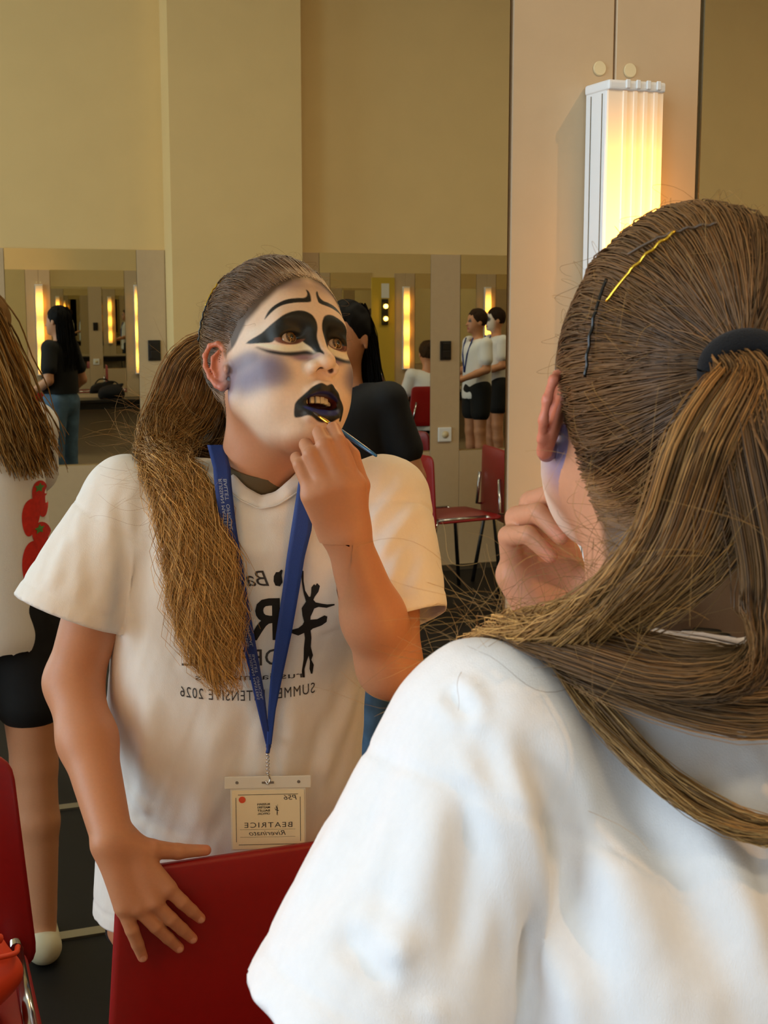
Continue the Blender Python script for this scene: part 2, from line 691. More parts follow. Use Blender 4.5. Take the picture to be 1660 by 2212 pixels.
FAR = [(-1.83, -1.19), (-0.99, -0.35), (-0.11, 0.53), (0.73, 1.373), (2.34, 2.975), (3.154, 3.81), (3.99, 4.65), (4.83, 5.49), (5.67, 6.33), (6.51, 7.17), (7.35, 8.01), (8.19, 8.85)]
prev = XL
for i, (a, b) in enumerate(FAR):
    segs = [(prev, a)]
    if prev < 1.5 < a:
        segs = [(prev, 1.519), (2.197, a)]
    for s0, s1 in segs:
        panel(wall_far, s0 + 0.002, s1 - 0.002, 0.03, 1.745, YF, -1)
    panel(wall_far, a, b, 0.03, ZM0 - 0.02, YF, -1)
    prev = b
panel(wall_far, prev + 0.002, XR, 0.03, 1.745, YF, -1)


# ------------------------------------------------------------------ mirrors
def mirror(x0, x1, z0, z1, y, sign, label, group=None):
    """sign +1: faces the room from the front wall (-y); -1: from the back wall"""
    bm = box_bm(0, x1 - x0, 0, 0.006, 0, z1 - z0) if sign > 0 else box_bm(0, x1 - x0, -0.006, 0, 0, z1 - z0)
    bm.normal_update()
    for f in bm.faces:
        front = f.normal.y < -0.9 if sign > 0 else f.normal.y > 0.9
        f.material_index = 0 if front else 1
    me = bm_mesh('wall_mirror', bm)
    me.materials.append(M_mirror)
    me.materials.append(M_glass_edge)
    o = link('wall_mirror', me, None, None, False)
    o.location = (x0, y, z0)
    tag(o, label, 'mirror', group)
    return o


ordn = ['first', 'second', 'third', 'fourth', 'fifth', 'sixth', 'seventh', 'eighth', 'ninth']
for k, (a, b) in zip(range(-3, 10), NEAR):
    if k == -1:
        lab = 'large frameless wall mirror in which the girl paints her lips'
    elif k == 0:
        lab = 'wall mirror at the right picture edge, right of the lamp panel'
    elif k < 0:
        lab = '%s make-up mirror to the left of the girl\'s own mirror' % ['', 'first', 'second'][-1 - k]
    else:
        lab = '%s make-up mirror further right along the lamp wall' % ordn[k - 1]
    x0, x1 = a, b
    if k == 4:
        x1 = 4.79
    mirror(x0, x1, ZM0, ZM1, 0.0, 1, lab, 'mirrors along the lamp wall')
FL = {3: 'mirror on the back wall left of the pilaster, beside the black switch plate', 4: 'mirror on the back wall directly right of the pilaster',
      5: 'mirror on the back wall right of the panel with white socket'}
for i, (a, b) in enumerate(FAR):
    lab = FL.get(i) or ('%s mirror on the back wall left of the window-side panel' % ordn[2 - i] if i < 3 else '%s mirror on the back wall beyond the white socket panel' % ordn[i - 5])
    mirror(a, b, ZM0 - 0.01, 1.745, YF, -1, lab, 'mirrors along the back wall')

# ochre board with a notice and two bulbs among the mirrors
ob = empty('ochre_board', (4.79, 0.0, 0.0))
tag(ob, 'ochre yellow board between two make-up mirrors with notice and bulbs', 'board')
box('board', 0, 0.24, -0.01, 0.001, 0.72, 1.757, M_yellow, ob, bev=0.002)
box('notice', 0.10, 0.18, -0.013, -0.010, 1.56, 1.70, M_paper, ob)
box('bulb_holder', 0.10, 0.16, -0.04, -0.010, 1.30, 1.55, M_black, ob, bev=0.004)
M_bulb = mat('warm_bulb', (255, 220, 140), 0.3, emit=(255, 196, 84), estr=14)
for z in (1.36, 1.48):
    bmb = bmesh.new()
    bmesh.ops.create_uvsphere(bmb, u_segments=16, v_segments=10, radius=0.022)
    o = link('bulb', bm_mesh('bulb', bmb), M_bulb, ob)
    o.location = (0.13, -0.055, z)

# switches and socket on the back-wall panels
for i, (x, z, lab) in enumerate(((1.453, 1.244, 'black switch plate on the panel left of the pilaster'), (3.064, 1.227, 'black switch plate on the panel above the white socket'))):
    sw = empty('switch_plate', (x, YF, z))
    tag(sw, lab, 'switch', 'black switch plates on the back wall')
    box('plate', -0.032, 0.032, 0.0, 0.012, -0.052, 0.052, M_black, sw, bev=0.004)
    box('rocker', -0.022, 0.022, 0.012, 0.016, -0.04, -0.002, M_black, sw, bev=0.002)
    box('rocker', -0.022, 0.022, 0.012, 0.016, 0.002, 0.04, M_black, sw, bev=0.002)
so = empty('wall_socket', (3.061, YF, 0.765))
tag(so, 'square white power socket on the back wall panel', 'socket')
box('plate', -0.04, 0.04, 0.0, 0.014, -0.04, 0.04, M_white, so, bev=0.006)
bmd = disc_bm(0.02, 0.003, 24)
bmesh.ops.rotate(bmd, verts=bmd.verts, matrix=Matrix.Rotation(R(180), 3, 'Z'))
o = link('socket_face', bm_mesh('socket_face', bmd), M_cap, so)
o.location = (0, 0.0142, 0)

# ------------------------------------------------------------------ vanity lamps
LAMP_H = 0.80


def lamp_lens_mat():
    m = bpy.data.materials.new('ribbed_lamp_lens')
    m.use_nodes = True
    t = m.node_tree
    p = t.nodes['Principled BSDF']
    p.inputs['Base Color'].default_value = (*lin((236, 226, 204)), 1)
    p.inputs['Roughness'].default_value = 0.35
    tc = t.nodes.new('ShaderNodeTexCoord')
    sp = t.nodes.new('ShaderNodeSeparateXYZ')
    t.links.new(tc.outputs['Object'], sp.inputs[0])
    acc = None
    for zi in (0.13, 0.38, 0.63):
        s = t.nodes.new('ShaderNodeMath')
        s.operation = 'SUBTRACT'
        s.inputs[1].default_value = zi
        t.links.new(sp.outputs['Z'], s.inputs[0])
        q = t.nodes.new('ShaderNodeMath')
        q.operation = 'MULTIPLY'
        t.links.new(s.outputs[0], q.inputs[0])
        t.links.new(s.outputs[0], q.inputs[1])
        g = t.nodes.new('ShaderNodeMath')
        g.operation = 'MULTIPLY'
        g.inputs[1].default_value = -1.0 / (2 * 0.058 ** 2)
        t.links.new(q.outputs[0], g.inputs[0])
        e = t.nodes.new('ShaderNodeMath')
        e.operation = 'EXPONENT'
        t.links.new(g.outputs[0], e.inputs[0])
        if acc is None:
            acc = e.outputs[0]
        else:
            a = t.nodes.new('ShaderNodeMath')
            a.operation = 'ADD'
            t.links.new(acc, a.inputs[0])
            t.links.new(e.outputs[0], a.inputs[1])
            acc = a.outputs[0]
    mu = t.nodes.new('ShaderNodeMath')
    mu.operation = 'MULTIPLY'
    mu.inputs[1].default_value = 8.0
    t.links.new(acc, mu.inputs[0])
    p.inputs['Emission Color'].default_value = (*lin((255, 168, 56)), 1)
    t.links.new(mu.outputs[0], p.inputs['Emission Strength'])
    return m


M_lens = lamp_lens_mat()
M_lens_side = M_lens


def make_lamp():
    t = empty('vanity_lamp')
    w, d = 0.062, 0.045
    bm = box_bm(0, w - 0.003, -d + 0.004, 0.0, 0.004, LAMP_H - 0.004, bev=0.0015, seg=1)
    link('housing', bm_mesh('housing', bm), M_white, t, False)
    for y in (-0.012, -0.034):
        box('groove', -0.0006, 0.0002, y - 0.0007, y + 0.0007, 0.008, LAMP_H - 0.008, M_alu, t)
    # ribbed lens: front and right flank, a folded profile swept along z
    prof = [(0.0005, -d + 0.003), (0.0005, -d), (0.012, -d)]
    for k in range(4):
        x = 0.016 + k * 0.0115
        prof += [(x, -d), (x + 0.0006, -d - 0.0016), (x + 0.0045, -d - 0.0016), (x + 0.0051, -d)]
    prof += [(w, -d), (w, -0.004)]
    back = [(w - 0.0022, -0.004), (w - 0.0022, -d + 0.0025)]
    ring = prof + back
    bm = bmesh.new()
    lo = [bm.verts.new((x, y, 0.006)) for x, y in ring]
    hi = [bm.verts.new((x, y, LAMP_H - 0.006)) for x, y in ring]
    n = len(ring)
    for i in range(n):
        j = (i + 1) % n
        bm.faces.new((lo[i], hi[i], hi[j], lo[j]))
    bmesh.ops.recalc_face_normals(bm, faces=bm.faces[:])
    link('ribbed_lens', bm_mesh('ribbed_lens', bm), M_lens, t, False)
    for nm, z0, z1 in (('end_cap', -0.004, 0.006), ('end_cap', LAMP_H - 0.006, LAMP_H + 0.004)):
        bm = box_bm(-0.0015, w + 0.0015, -d - 0.003, 0.0, z0, z1, bev=0.003, seg=3)
        c = link('end_cap', bm_mesh('end_cap', bm), M_white, t, False)
        if z1 > 0.5:
            for k in range(4):
                x = 0.0175 + k * 0.0115
                box('rib', x, x + 0.005, -d - 0.0046, -d - 0.002, z0 + 0.002, z1 + 0.0006, M_white, c, bev=0.0008, seg=1)
    return t


lamp0 = make_lamp()
LAMP_X = [0.703 + PER * k for k in range(-3, 9)]
for i, x in enumerate(LAMP_X):
    o = lamp0 if i == 0 else copy_tree(lamp0)
    o.location = (x, 0.0, 0.867)
    k = i - 3
    if k == 0:
        lab = 'white wall lamp with glowing ribbed front beside the girl\'s head'
    elif k < 0:
        lab = '%s lit vanity lamp to the left of the girl\'s mirror' % ['', 'first', 'second', 'third'][-k]
    else:
        lab = '%s lit vanity lamp right of the one beside the girl' % ordn[k - 1]
    tag(o, lab, 'lamp', 'vanity lamps along the mirror wall')

# ceiling luminaires (above the frame)
lum0 = None
M_lum = mat('luminaire_diffuser', (250, 244, 226), 0.5, emit=(255, 240, 205), estr=2.0)
for i, (x, y) in enumerate(CEIL):
    t = empty('ceiling_luminaire', (x, y, HC))
    tag(t, ['ceiling luminaire nearest the windows', 'ceiling luminaire in the middle of the room', 'ceiling luminaire farthest from the windows'][i], 'ceiling light', 'ceiling luminaires')
    box('housing', -0.64, 0.64, -0.19, 0.19, -0.05, 0.0, M_white, t, bev=0.004)
    box('diffuser', -0.6, 0.6, -0.16, 0.16, -0.06, -0.05, M_lum, t)


# ------------------------------------------------------------------ tables
def make_table(w, d=0.40, h=0.655):
    t = empty('dressing_table')
    box('table_top', 0, w, -d, -0.012, h - 0.025, h, M_tabtop, t, bev=0.003)
    box('apron', 0.05, w - 0.05, -d + 0.03, -d + 0.05, h - 0.085, h - 0.025, M_black, t)
    for x in (0.05, w - 0.05):
        for y in (-d + 0.05, -0.05):
            tube('leg', [(x, y, 0.0), (x, y, 0.01), (x, y, h - 0.03)], [0.016, 0.0125, 0.0125], M_chrome, t)
    return t


TB = [(1.15, 1.6, 'black dressing table with a black bag on it'), (3.0, 1.5, 'black dressing table between the bag table and the ochre board'),
      (4.6, 1.5, 'black dressing table at which a person in white sits'), (6.2, 1.6, 'black dressing table farthest along the mirror wall')]
for x, w, lab in TB:
    t = make_table(w)
    t.location = (x, 0, 0)
    tag(t, lab, 'table', 'dressing tables along the mirror wall')


# ------------------------------------------------------------------ red chairs
def shell_panel(outline, depth, th, bow, axis='y'):
    """rounded outline (x, z) -> bowed plate in the xz plane, thickness th in y"""
    bm = bmesh.new()
    n = len(outline)
    cx = sum(p[0] for p in outline) / n
    cz = sum(p[1] for p in outline) / n
    rings = []
    for y, ins in ((0, 0.004), (0, 0), (th, 0), (th, 0.004)):
        pass
    xs = max(abs(p[0] - cx) for p in outline)

    def by(x):
        return bow * ((x - cx) / xs) ** 2
    levels = [(-0.0, 0.965), (-0.0 + 0.003, 1.0), (th - 0.003, 1.0), (th, 0.965)]
    for y, s in levels:
        rings.append([bm.verts.new((cx + (x - cx) * s, y + by(cx + (x - cx) * s), cz + (z - cz) * s)) for x, z in outline])
    for a, b in zip(rings, rings[1:]):
        for i in range(n):
            j = (i + 1) % n
            bm.faces.new((a[i], a[j], b[j], b[i]))
    for ring, y in ((rings[0], 0.0), (rings[-1], th)):
        inner = ring
        for s in (0.75, 0.5, 0.25):
            nx = [bm.verts.new((cx + (x - cx) * s * 0.965, y + by(cx + (x - cx) * s * 0.965), cz + (z - cz) * s * 0.965)) for x, z in outline]
            for i in range(n):
                j = (i + 1) % n
                bm.faces.new((inner[i], inner[j], nx[j], nx[i]))
            inner = nx
        c = bm.verts.new((cx, y, cz))
        for i in range(n):
            j = (i + 1) % n
            bm.faces.new((inner[i], inner[j], c))
    bmesh.ops.recalc_face_normals(bm, faces=bm.faces[:])
    return bm


def rounded(pts, r, seg=5):
    out = []
    n = len(pts)
    for i in range(n):
        p0, p, p2 = Vector(pts[i - 1]), Vector(pts[i]), Vector(pts[(i + 1) % n])
        a, b = (p0 - p).normalized(), (p2 - p).normalized()
        for k in range(seg + 1):
            t = k / seg
            q0, q1 = p + a * r * (1 - t), p + b * r * t
            out.append(tuple((q0 * (1 - t) + q1 * t)))
    return out


def make_chair():
    t = empty('red_chair')
    o1 = rounded([(-0.237, 0.375), (0.237, 0.375), (0.207, 0.745), (-0.207, 0.745)], 0.045)
    link('backrest', bm_mesh('backrest', shell_panel(o1, 0, 0.014, 0.012)), M_red, t)
    o2 = rounded([(-0.215, 0.0), (0.215, 0.0), (0.205, 0.40), (-0.205, 0.40)], 0.05)
    bm = shell_panel(o2, 0, 0.014, 0.016)
    bmesh.ops.rotate(bm, verts=bm.verts, matrix=Matrix.Rotation(R(-90), 3, 'X'))
    for v in bm.verts:
        v.co = Vector((v.co.x, abs(v.co.y), 0.437 - v.co.z * 1.0 if False else 0.437 + v.co.z))
    bmesh.ops.translate(bm, verts=bm.verts, vec=(0, 0.03, 0))
    bmesh.ops.recalc_face_normals(bm, faces=bm.faces[:])
    link('seat', bm_mesh('seat', bm), M_red, t)
    for s in (-1, 1):
        tube('leg', [(s * 0.21, 0.42, 0.0), (s * 0.195, 0.38, 0.41), (s * 0.19, 0.33, 0.425)], 0.0105, M_chrome, t)
        tube('leg', [(s * 0.225, -0.03, 0.0), (s * 0.205, 0.03, 0.38), (s * 0.2, 0.045, 0.425)], 0.0105, M_chrome, t)
        tube('side_rail', [(s * 0.19, 0.33, 0.424), (s * 0.2, 0.045, 0.424)], 0.0105, M_chrome, t)
        tube('back_support', [(s * 0.2, 0.045, 0.424), (s * 0.2, -0.018, 0.43), (s * 0.17, -0.012, 0.60)], 0.009, M_chrome, t)
    return t


chair0 = make_chair()
CH = [((0.492, -0.434, 0), 0.0, 'red plastic chair pushed to the table, girl\'s hand on its backrest'),
      ((0.005, -0.975, 0), 0.0, 'dark red chair at the lower left picture edge holding an orange bag'),
      ((2.58, -5.1, 0), R(-97), 'red chair by the back wall, seen behind the girl\'s elbow'),
      ((3.08, -5.2, 0), R(-82), 'red chair by the back wall beside the mirror\'s right edge'),
      ((5.05, -0.95, 0), R(-8), 'red chair under the person in white at the far table'),
      ((1.45, -0.62, 0), R(4), 'red chair at the table with the black bag'),
      ]
for i, (loc, rz, lab) in enumerate(CH):
    c = chair0 if i == 0 else copy_tree(chair0)
    c.location = loc
    c.rotation_euler = (0, 0, rz)
    tag(c, lab, 'chair', 'red plastic chairs')
#==GIRL==
# ------------------------------------------------------------------ the girl: frames
HO = np.array([0.516, -0.458, 1.369])
HS = 1.06


def rot_head(ya, pi, ro):
    Rz = np.array([[math.cos(ya), -math.sin(ya), 0], [math.sin(ya), math.cos(ya), 0], [0, 0, 1]])
    Ry = np.array([[math.cos(pi), 0, -math.sin(pi)], [0, 1, 0], [math.sin(pi), 0, math.cos(pi)]])
    Rx = np.array([[1, 0, 0], [0, math.cos(ro), -math.sin(ro)], [0, math.sin(ro), math.cos(ro)]])
    return Rz @ Ry @ Rx


HR = rot_head(R(75), R(17.6), R(7.7))          # columns: forward, left, up


def h2w(p):
    return (np.atleast_2d(p) * HS) @ HR.T + HO


def w2h(p):
    return ((np.atleast_2d(p) - HO) @ HR) / HS


T_R = np.array([0.953, 0.304, 0.0])             # her right
T_F = np.array([-0.304, 0.953, 0.0])            # where her chest faces
GB = np.array([0.49, -0.655, 0.0])
girl = empty('person', tuple(GB))
tag(girl, 'girl in white T-shirt with ponytail and swan face paint, seen from behind and mirrored', 'person')


def gpart(name, me, m, parent=None, smooth=True):
    o = link(name, me, m, parent or girl, smooth)
    if parent is None:
        o.location = tuple(-GB)
    return o


NECK0 = np.array([0.500, -0.508, 1.205])        # base of the neck

# ------------------------------------------------------------------ head (local: x forward, y left, z up)
hf = Field()
hf.ell((-0.010, 0, 0.043), (0.097, 0.0755, 0.096), k=0.02)
hf.ell((0.030, 0, 0.030), (0.0605, 0.0625, 0.080), k=0.03)
hf.ell((0.036, 0, -0.030), (0.054, 0.055, 0.062), k=0.03)
hf.ell((0.050, 0, -0.072), (0.036, 0.036, 0.030), k=0.03)
hf.ell((0.070, 0, -0.094), (0.020, 0.021, 0.017), k=0.022)
for s in (1, -1):
    hf.cone((0.010, s * 0.050, -0.042), (0.060, s * 0.018, -0.092), 0.019, 0.014, k=0.026)
    hf.ell((0.060, s * 0.040, -0.016), (0.022, 0.020, 0.018), k=0.026)
    hf.ell((0.060, s * 0.031, -0.048), (0.024, 0.022, 0.024), k=0.026)
    hf.cone((0.078, s * 0.036, 0.036), (0.084, s * 0.010, 0.033), 0.009, 0.009, k=0.02)
    hf.ell((0.1005, s * 0.031, 0.016), (0.015, 0.019, 0.0135), k=0.014, op='s')
    hf.ell((0.0750, s * 0.0315, 0.0165), (0.0162, 0.0180, 0.0150), k=0.007)
    hf.ell((0.0935, s * 0.0320, 0.0150), (0.0140, 0.0155, 0.0076), rot=np.array([[1, 0, 0], [0, 1, s * 0.10], [0, -s * 0.10, 1.0]]), k=0.002, op='s')
# nose
hf.cone((0.086, 0, 0.022), (0.1060, 0, -0.010), 0.0072, 0.0084, k=0.014)
hf.ell((0.1105, 0, -0.0175), (0.0110, 0.0104, 0.0098), k=0.009)
for s in (1, -1):
    hf.ell((0.1000, s * 0.0135, -0.0225), (0.0115, 0.0072, 0.0080), k=0.006)
    hf.ell((0.1065, s * 0.0070, -0.0282), (0.0062, 0.0038, 0.0046), k=0.002, op='s')
# lips and open mouth
hf.ell((0.078, 0, -0.060), (0.021, 0.030, 0.028), k=0.016)
for s in (1, -1):
    hf.chain([(0.0850, s * 0.0270, -0.0640), (0.0950, s * 0.0150, -0.0515), (0.1005, s * 0.0048, -0.0455), (0.0995, 0, -0.0470)], [0.0038, 0.0064, 0.0070, 0.0066], k=0.005)
    hf.chain([(0.0845, s * 0.0270, -0.0650), (0.0925, s * 0.0150, -0.0770), (0.0955, 0, -0.0800)], [0.0038, 0.0074, 0.0084], k=0.005)
hf.ell((0.0930, 0, -0.0625), (0.026, 0.0205, 0.0088), k=0.003, op='s')
# ears
def er(x, y, z, s):
    return (-0.008 + (x + 0.010) * 0.80, s * (0.0715 + (y - 0.0735) * 0.72), z * 0.84 + 0.001)


for s in (1, -1):
    hf.ell(er(-0.010, 0.0780, 0.000, s), (0.0135, 0.0036, 0.0235), rot=np.array([[0.93, s * 0.36, 0], [-s * 0.36, 0.93, 0], [0, 0, 1.0]]), k=0.005)
    hf.chain([er(*q, s) for q in ((0.004, 0.0735, 0.008), (0.006, 0.078, 0.022), (-0.003, 0.084, 0.0325), (-0.016, 0.091, 0.0325), (-0.0255, 0.0955, 0.020),
              (-0.0265, 0.0950, 0.004), (-0.0215, 0.0910, -0.012), (-0.012, 0.084, -0.026), (-0.004, 0.0785, -0.031), (0.003, 0.0745, -0.026))],
             [0.0028, 0.0030, 0.0031, 0.0031, 0.0031, 0.0030, 0.0031, 0.0040, 0.0046, 0.0034], k=0.003)
    hf.chain([er(*q, s) for q in ((-0.004, 0.084, 0.021), (-0.013, 0.089, 0.014), (-0.0155, 0.089, 0.000), (-0.011, 0.085, -0.013))], [0.0020, 0.0024, 0.0024, 0.0020], k=0.003)
    hf.ell(er(-0.0035, 0.0875, -0.001, s), (0.0062, 0.0050, 0.0095), k=0.004, op='s')
    hf.ell(er(0.0065, 0.0765, -0.007, s), (0.0036, 0.0032, 0.0052), k=0.003)
# neck
nb = w2h(NECK0)[0]
hf.cone((-0.022, 0, -0.040), nb, 0.0500, 0.0530, k=0.03)
hf.cone((0.030, 0, -0.070), nb + np.array([0.030, 0, 0.02]), 0.020, 0.020, k=0.04)
HV, HF_ = hf.mesh((-0.118, -0.105, -0.19), (0.128, 0.105, 0.150), 0.0021, smooth=1)
fc = HV[HF_].mean(1)
HV, HF_ = sub_quads(HV, HF_)


def pdist(poly, Y, Z):
    """signed distance (negative inside) of points to polygon given as (y, z)"""
    P = np.asarray(poly, float)
    Q = np.roll(P, -1, 0)
    d2 = np.full(len(Y), 1e9)
    ins = np.zeros(len(Y), bool)
    for (ax, ay), (bx, by) in zip(P, Q):
        ex, ey = bx - ax, by - ay
        t = np.clip(((Y - ax) * ex + (Z - ay) * ey) / (ex * ex + ey * ey + 1e-12), 0, 1)
        d2 = np.minimum(d2, (Y - ax - t * ex) ** 2 + (Z - ay - t * ey) ** 2)
        c = ((ay > Z) != (by > Z)) & (Y < (bx - ax) * (Z - ay) / (by - ay + 1e-15) + ax)
        ins ^= c
    return np.sqrt(d2) * np.where(ins, -1, 1)


def smooth_poly(pts, n=4):
    P = np.asarray(pts, float)
    k = len(P)
    out = []
    for i in range(k):
        p0, p1, p2, p3 = P[i - 1], P[i], P[(i + 1) % k], P[(i + 2) % k]
        for j in range(n):
            u = j / n
            out.append(0.5 * (2 * p1 + (p2 - p0) * u + (2 * p0 - 5 * p1 + 4 * p2 - p3) * u * u + (3 * p1 - p0 - 3 * p2 + p3) * u ** 3))
    return np.array(out)


def sstep(a, b, x):
    t = np.clip((x - a) / (b - a), 0, 1)
    return t * t * (3 - 2 * t)


HLY = [0.0, 0.018, 0.038, 0.056, 0.068, 0.0715, 0.0735, 0.080]
HLZ = [0.094, 0.090, 0.0785, 0.0595, 0.042, 0.029, 0.012, 0.004]


def hair_mask(L):
    """> 0 where the scalp carries hair (metres inside the hairline)"""
    x, y, z = L[:, 0], np.abs(L[:, 1]), L[:, 2]
    front = (z - np.interp(y, HLY, HLZ)) * 0.8
    back = (z - (0.030 + 1.32 * (x - 0.004))) * 0.6
    return np.where(x > 0.004, front, np.maximum(back, np.minimum(front, 0.02) if False else back))


PAINT = {
    'soft': [(0.0580, -0.0240, 0.0195, 0.0220, (108, 104, 142), 0.9), (0.0680, -0.0030, 0.0060, 0.0110, (86, 88, 128), 0.7),
             (0.0470, -0.0320, 0.0150, 0.0130, (132, 118, 136), 0.5), (0.0220, -0.0090, 0.0150, 0.0052, (104, 64, 124), 0.75),
             (0.0300, 0.0860, 0.0300, 0.0110, (150, 128, 132), 0.6), (0.0600, 0.0250, 0.0080, 0.0100, (250, 246, 238), 0.5)],
    'poly': [
        ([(0.0620, 0.0122), (0.0492, 0.0064), (0.0343, 0.0050), (0.0173, 0.0105), (0.0116, 0.0017), (0.0082, -0.0076), (0.0178, -0.0008), (0.0356, -0.0042), (0.0503, -0.0004), (0.0585, 0.0064)], (240, 230, 208), 0.0012, True),
        ([(0.0622, 0.0074), (0.0559, 0.0008), (0.0431, -0.0034), (0.0274, -0.0024), (0.0150, -0.0008), (0.0092, -0.0065), (0.0185, -0.0062), (0.0348, -0.0088), (0.0489, -0.0070), (0.0573, -0.0022)], (34, 30, 40), 0.0022, True),
        ([(0.0675, 0.0157), (0.0579, 0.0234), (0.0502, 0.0325), (0.0390, 0.0415), (0.0230, 0.0465), (0.0108, 0.0437), (0.0046, 0.0357), (0.0031, 0.0260), (0.0050, 0.0144), (0.0052, 0.0002), (0.0068, -0.0110), (0.0116, 0.0017), (0.0184, 0.0123), (0.0246, 0.0190), (0.0363, 0.0185), (0.0474, 0.0133), (0.0530, 0.0097)], (10, 10, 11), 0.0008, True),
        ([(0.0558, 0.0386), (0.0524, 0.0474), (0.0456, 0.0549), (0.0341, 0.0612), (0.0224, 0.0633), (0.0128, 0.0643), (0.0080, 0.0694), (0.0080, 0.0760), (0.0046, 0.0728), (0.0043, 0.0645), (0.0072, 0.0590), (0.0236, 0.0571), (0.0357, 0.0547), (0.0445, 0.0506), (0.0510, 0.0448)], (14, 13, 14), 0.0007, True),
        ([(0.0330, -0.0697), (0.0318, -0.0626), (0.0241, -0.0545), (0.0164, -0.0470), (0.0072, -0.0425), (0.0, -0.0450), (-0.0072, -0.0425), (-0.0164, -0.0470), (-0.0241, -0.0545), (-0.0318, -0.0626), (-0.0330, -0.0697), (-0.0313, -0.0790), (-0.0267, -0.0800), (-0.0199, -0.0800), (-0.0079, -0.0865), (0.0, -0.0875), (0.0079, -0.0865), (0.0199, -0.0800), (0.0267, -0.0800), (0.0313, -0.0790)], (12, 12, 16), 0.0008, False),
        ([(0.0216, -0.0590), (0.0119, -0.0530), (0.0011, -0.0515), (-0.0104, -0.0530), (-0.0216, -0.0590), (-0.0104, -0.0575), (0.0, -0.0560), (0.0104, -0.0575)], (30, 34, 92), 0.0012, False),
        ([(0.0252, -0.0683), (0.0123, -0.0710), (0.0, -0.0715), (-0.0123, -0.0710), (-0.0252, -0.0683), (-0.0150, -0.0765), (0.0, -0.0800), (0.0150, -0.0765)], (36, 42, 116), 0.0012, False),
    ]}

SKIN = np.array(lin((198, 138, 102)))
HV_w = None


def head_colours(L):
    x, y, z = L[:, 0], L[:, 1], L[:, 2]
    ay = np.abs(y)
    C = np.tile(SKIN, (len(L), 1))

    def lay(rgb, a):
        a = np.clip(a, 0, 1)[:, None]
        C[:] = C * (1 - a) + np.array(lin(rgb)) * a
    # red of the ears
    earm = sstep(0.071, 0.080, ay) * (np.abs(z) < 0.05) * (x < 0.02)
    lay((210, 112, 86), earm * 0.65)
    # white base on the face, fading towards jaw, ears and hairline
    white = sstep(-0.012, 0.022, x - 0.25 * np.maximum(0, -z - 0.05)) * sstep(-0.112, -0.088, z + 0.10 * x - 0.006) * (1 - earm)
    under = sstep(0.016, 0.046, x) * sstep(-0.105, -0.085, z)
    white = np.maximum(white * 0.9, under * 0.0)
    lay((242, 216, 194), white)
    lay((196, 160, 136), sstep(0.060, 0.085, z) * (x > 0.0) * 0.8)
    F = x > 0.03
    if PAINT:
        # soft blue-violet make-up blush on the cheeks
        for (cy, cz, ry, rz, rgb, st) in PAINT['soft']:
            q = ((ay - cy) / ry) ** 2 + ((z - cz) / rz) ** 2
            lay(rgb, st * np.exp(-q ** 1.6) * (x > -0.01))
        for poly, rgb, w, sym in PAINT['poly']:
            for s in ((1, -1) if sym else (1,)):
                P = smooth_poly([(s * a, b) for a, b in poly], 4)
                d = pdist(P, y, z)
                lay(rgb, sstep(w, -w, d) * F)
    for s in (1, -1):
        e = np.sqrt(((y - s * 0.032) / 0.0158) ** 2 + ((z - 0.0150 + s * 0.10 * (y - s * 0.032)) / 0.0080) ** 2)
        lay((120, 74, 60), sstep(1.20, 1.05, e) * F * (z < 0.0150))
        lay((8, 8, 8), sstep(1.30, 1.12, e) * F * (z >= 0.0146))
    # mouth cavity and nostrils
    cav = ((x - 0.093) / 0.026) ** 2 + (y / 0.0210) ** 2 + ((z + 0.0625) / 0.0092) ** 2
    lay((92, 22, 16), sstep(1.05, 0.92, cav) * (x < 0.0945))
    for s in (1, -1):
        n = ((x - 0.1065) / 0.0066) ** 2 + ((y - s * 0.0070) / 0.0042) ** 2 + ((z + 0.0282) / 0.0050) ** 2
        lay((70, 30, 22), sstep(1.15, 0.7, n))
    # scalp under the strands
    hm = hair_mask(L)
    lay((84, 60, 36), sstep(-0.006, 0.003, hm) * (1 - earm))
    return C


HC_ = head_colours(HV)
HW = h2w(HV)

# ------------------------------------------------------------------ body: arms, hands, trunk, legs
bf = Field()
TZ = [0.40, 0.58, 0.75, 0.95, 1.08, 1.145, 1.195, 1.235]
TCX = [0.486, 0.486, 0.488, 0.492, 0.497, 0.500, 0.502, 0.503]
TCY = [-0.655, -0.645, -0.628, -0.580, -0.545, -0.526, -0.510, -0.502]
TA = [0.205, 0.198, 0.188, 0.178, 0.180, 0.174, 0.135, 0.075]
TBd = [0.150, 0.146, 0.138, 0.126, 0.120, 0.110, 0.086, 0.066]


def trunk_fn(inset):
    def fn(x, y, z):
        zz = z + 0 * x
        cx, cy = np.interp(z, TZ, TCX), np.interp(z, TZ, TCY)
        a, b = np.interp(z, TZ, TA) - inset, np.interp(z, TZ, TBd) - inset
        dx, dy = x - cx, y - cy
        u = np.abs(dx * T_R[0] + dy * T_R[1]) / a
        v = np.abs(dx * T_F[0] + dy * T_F[1]) / b
        r = (u ** 2.5 + v ** 2.5) ** 0.4
        return np.maximum((r - 1) * b * 0.95, z - 1.236).astype(np.float32)
    return fn


L_SH, L_EL, L_WR = np.array([0.336, -0.557, 1.200]), np.array([0.262, -0.592, 0.950]), np.array([0.281, -0.424, 0.785])
R_SH, R_EL, R_WR = np.array([0.660, -0.445, 1.200]), np.array([0.616, -0.318, 1.006]), np.array([0.543, -0.272, 1.184])

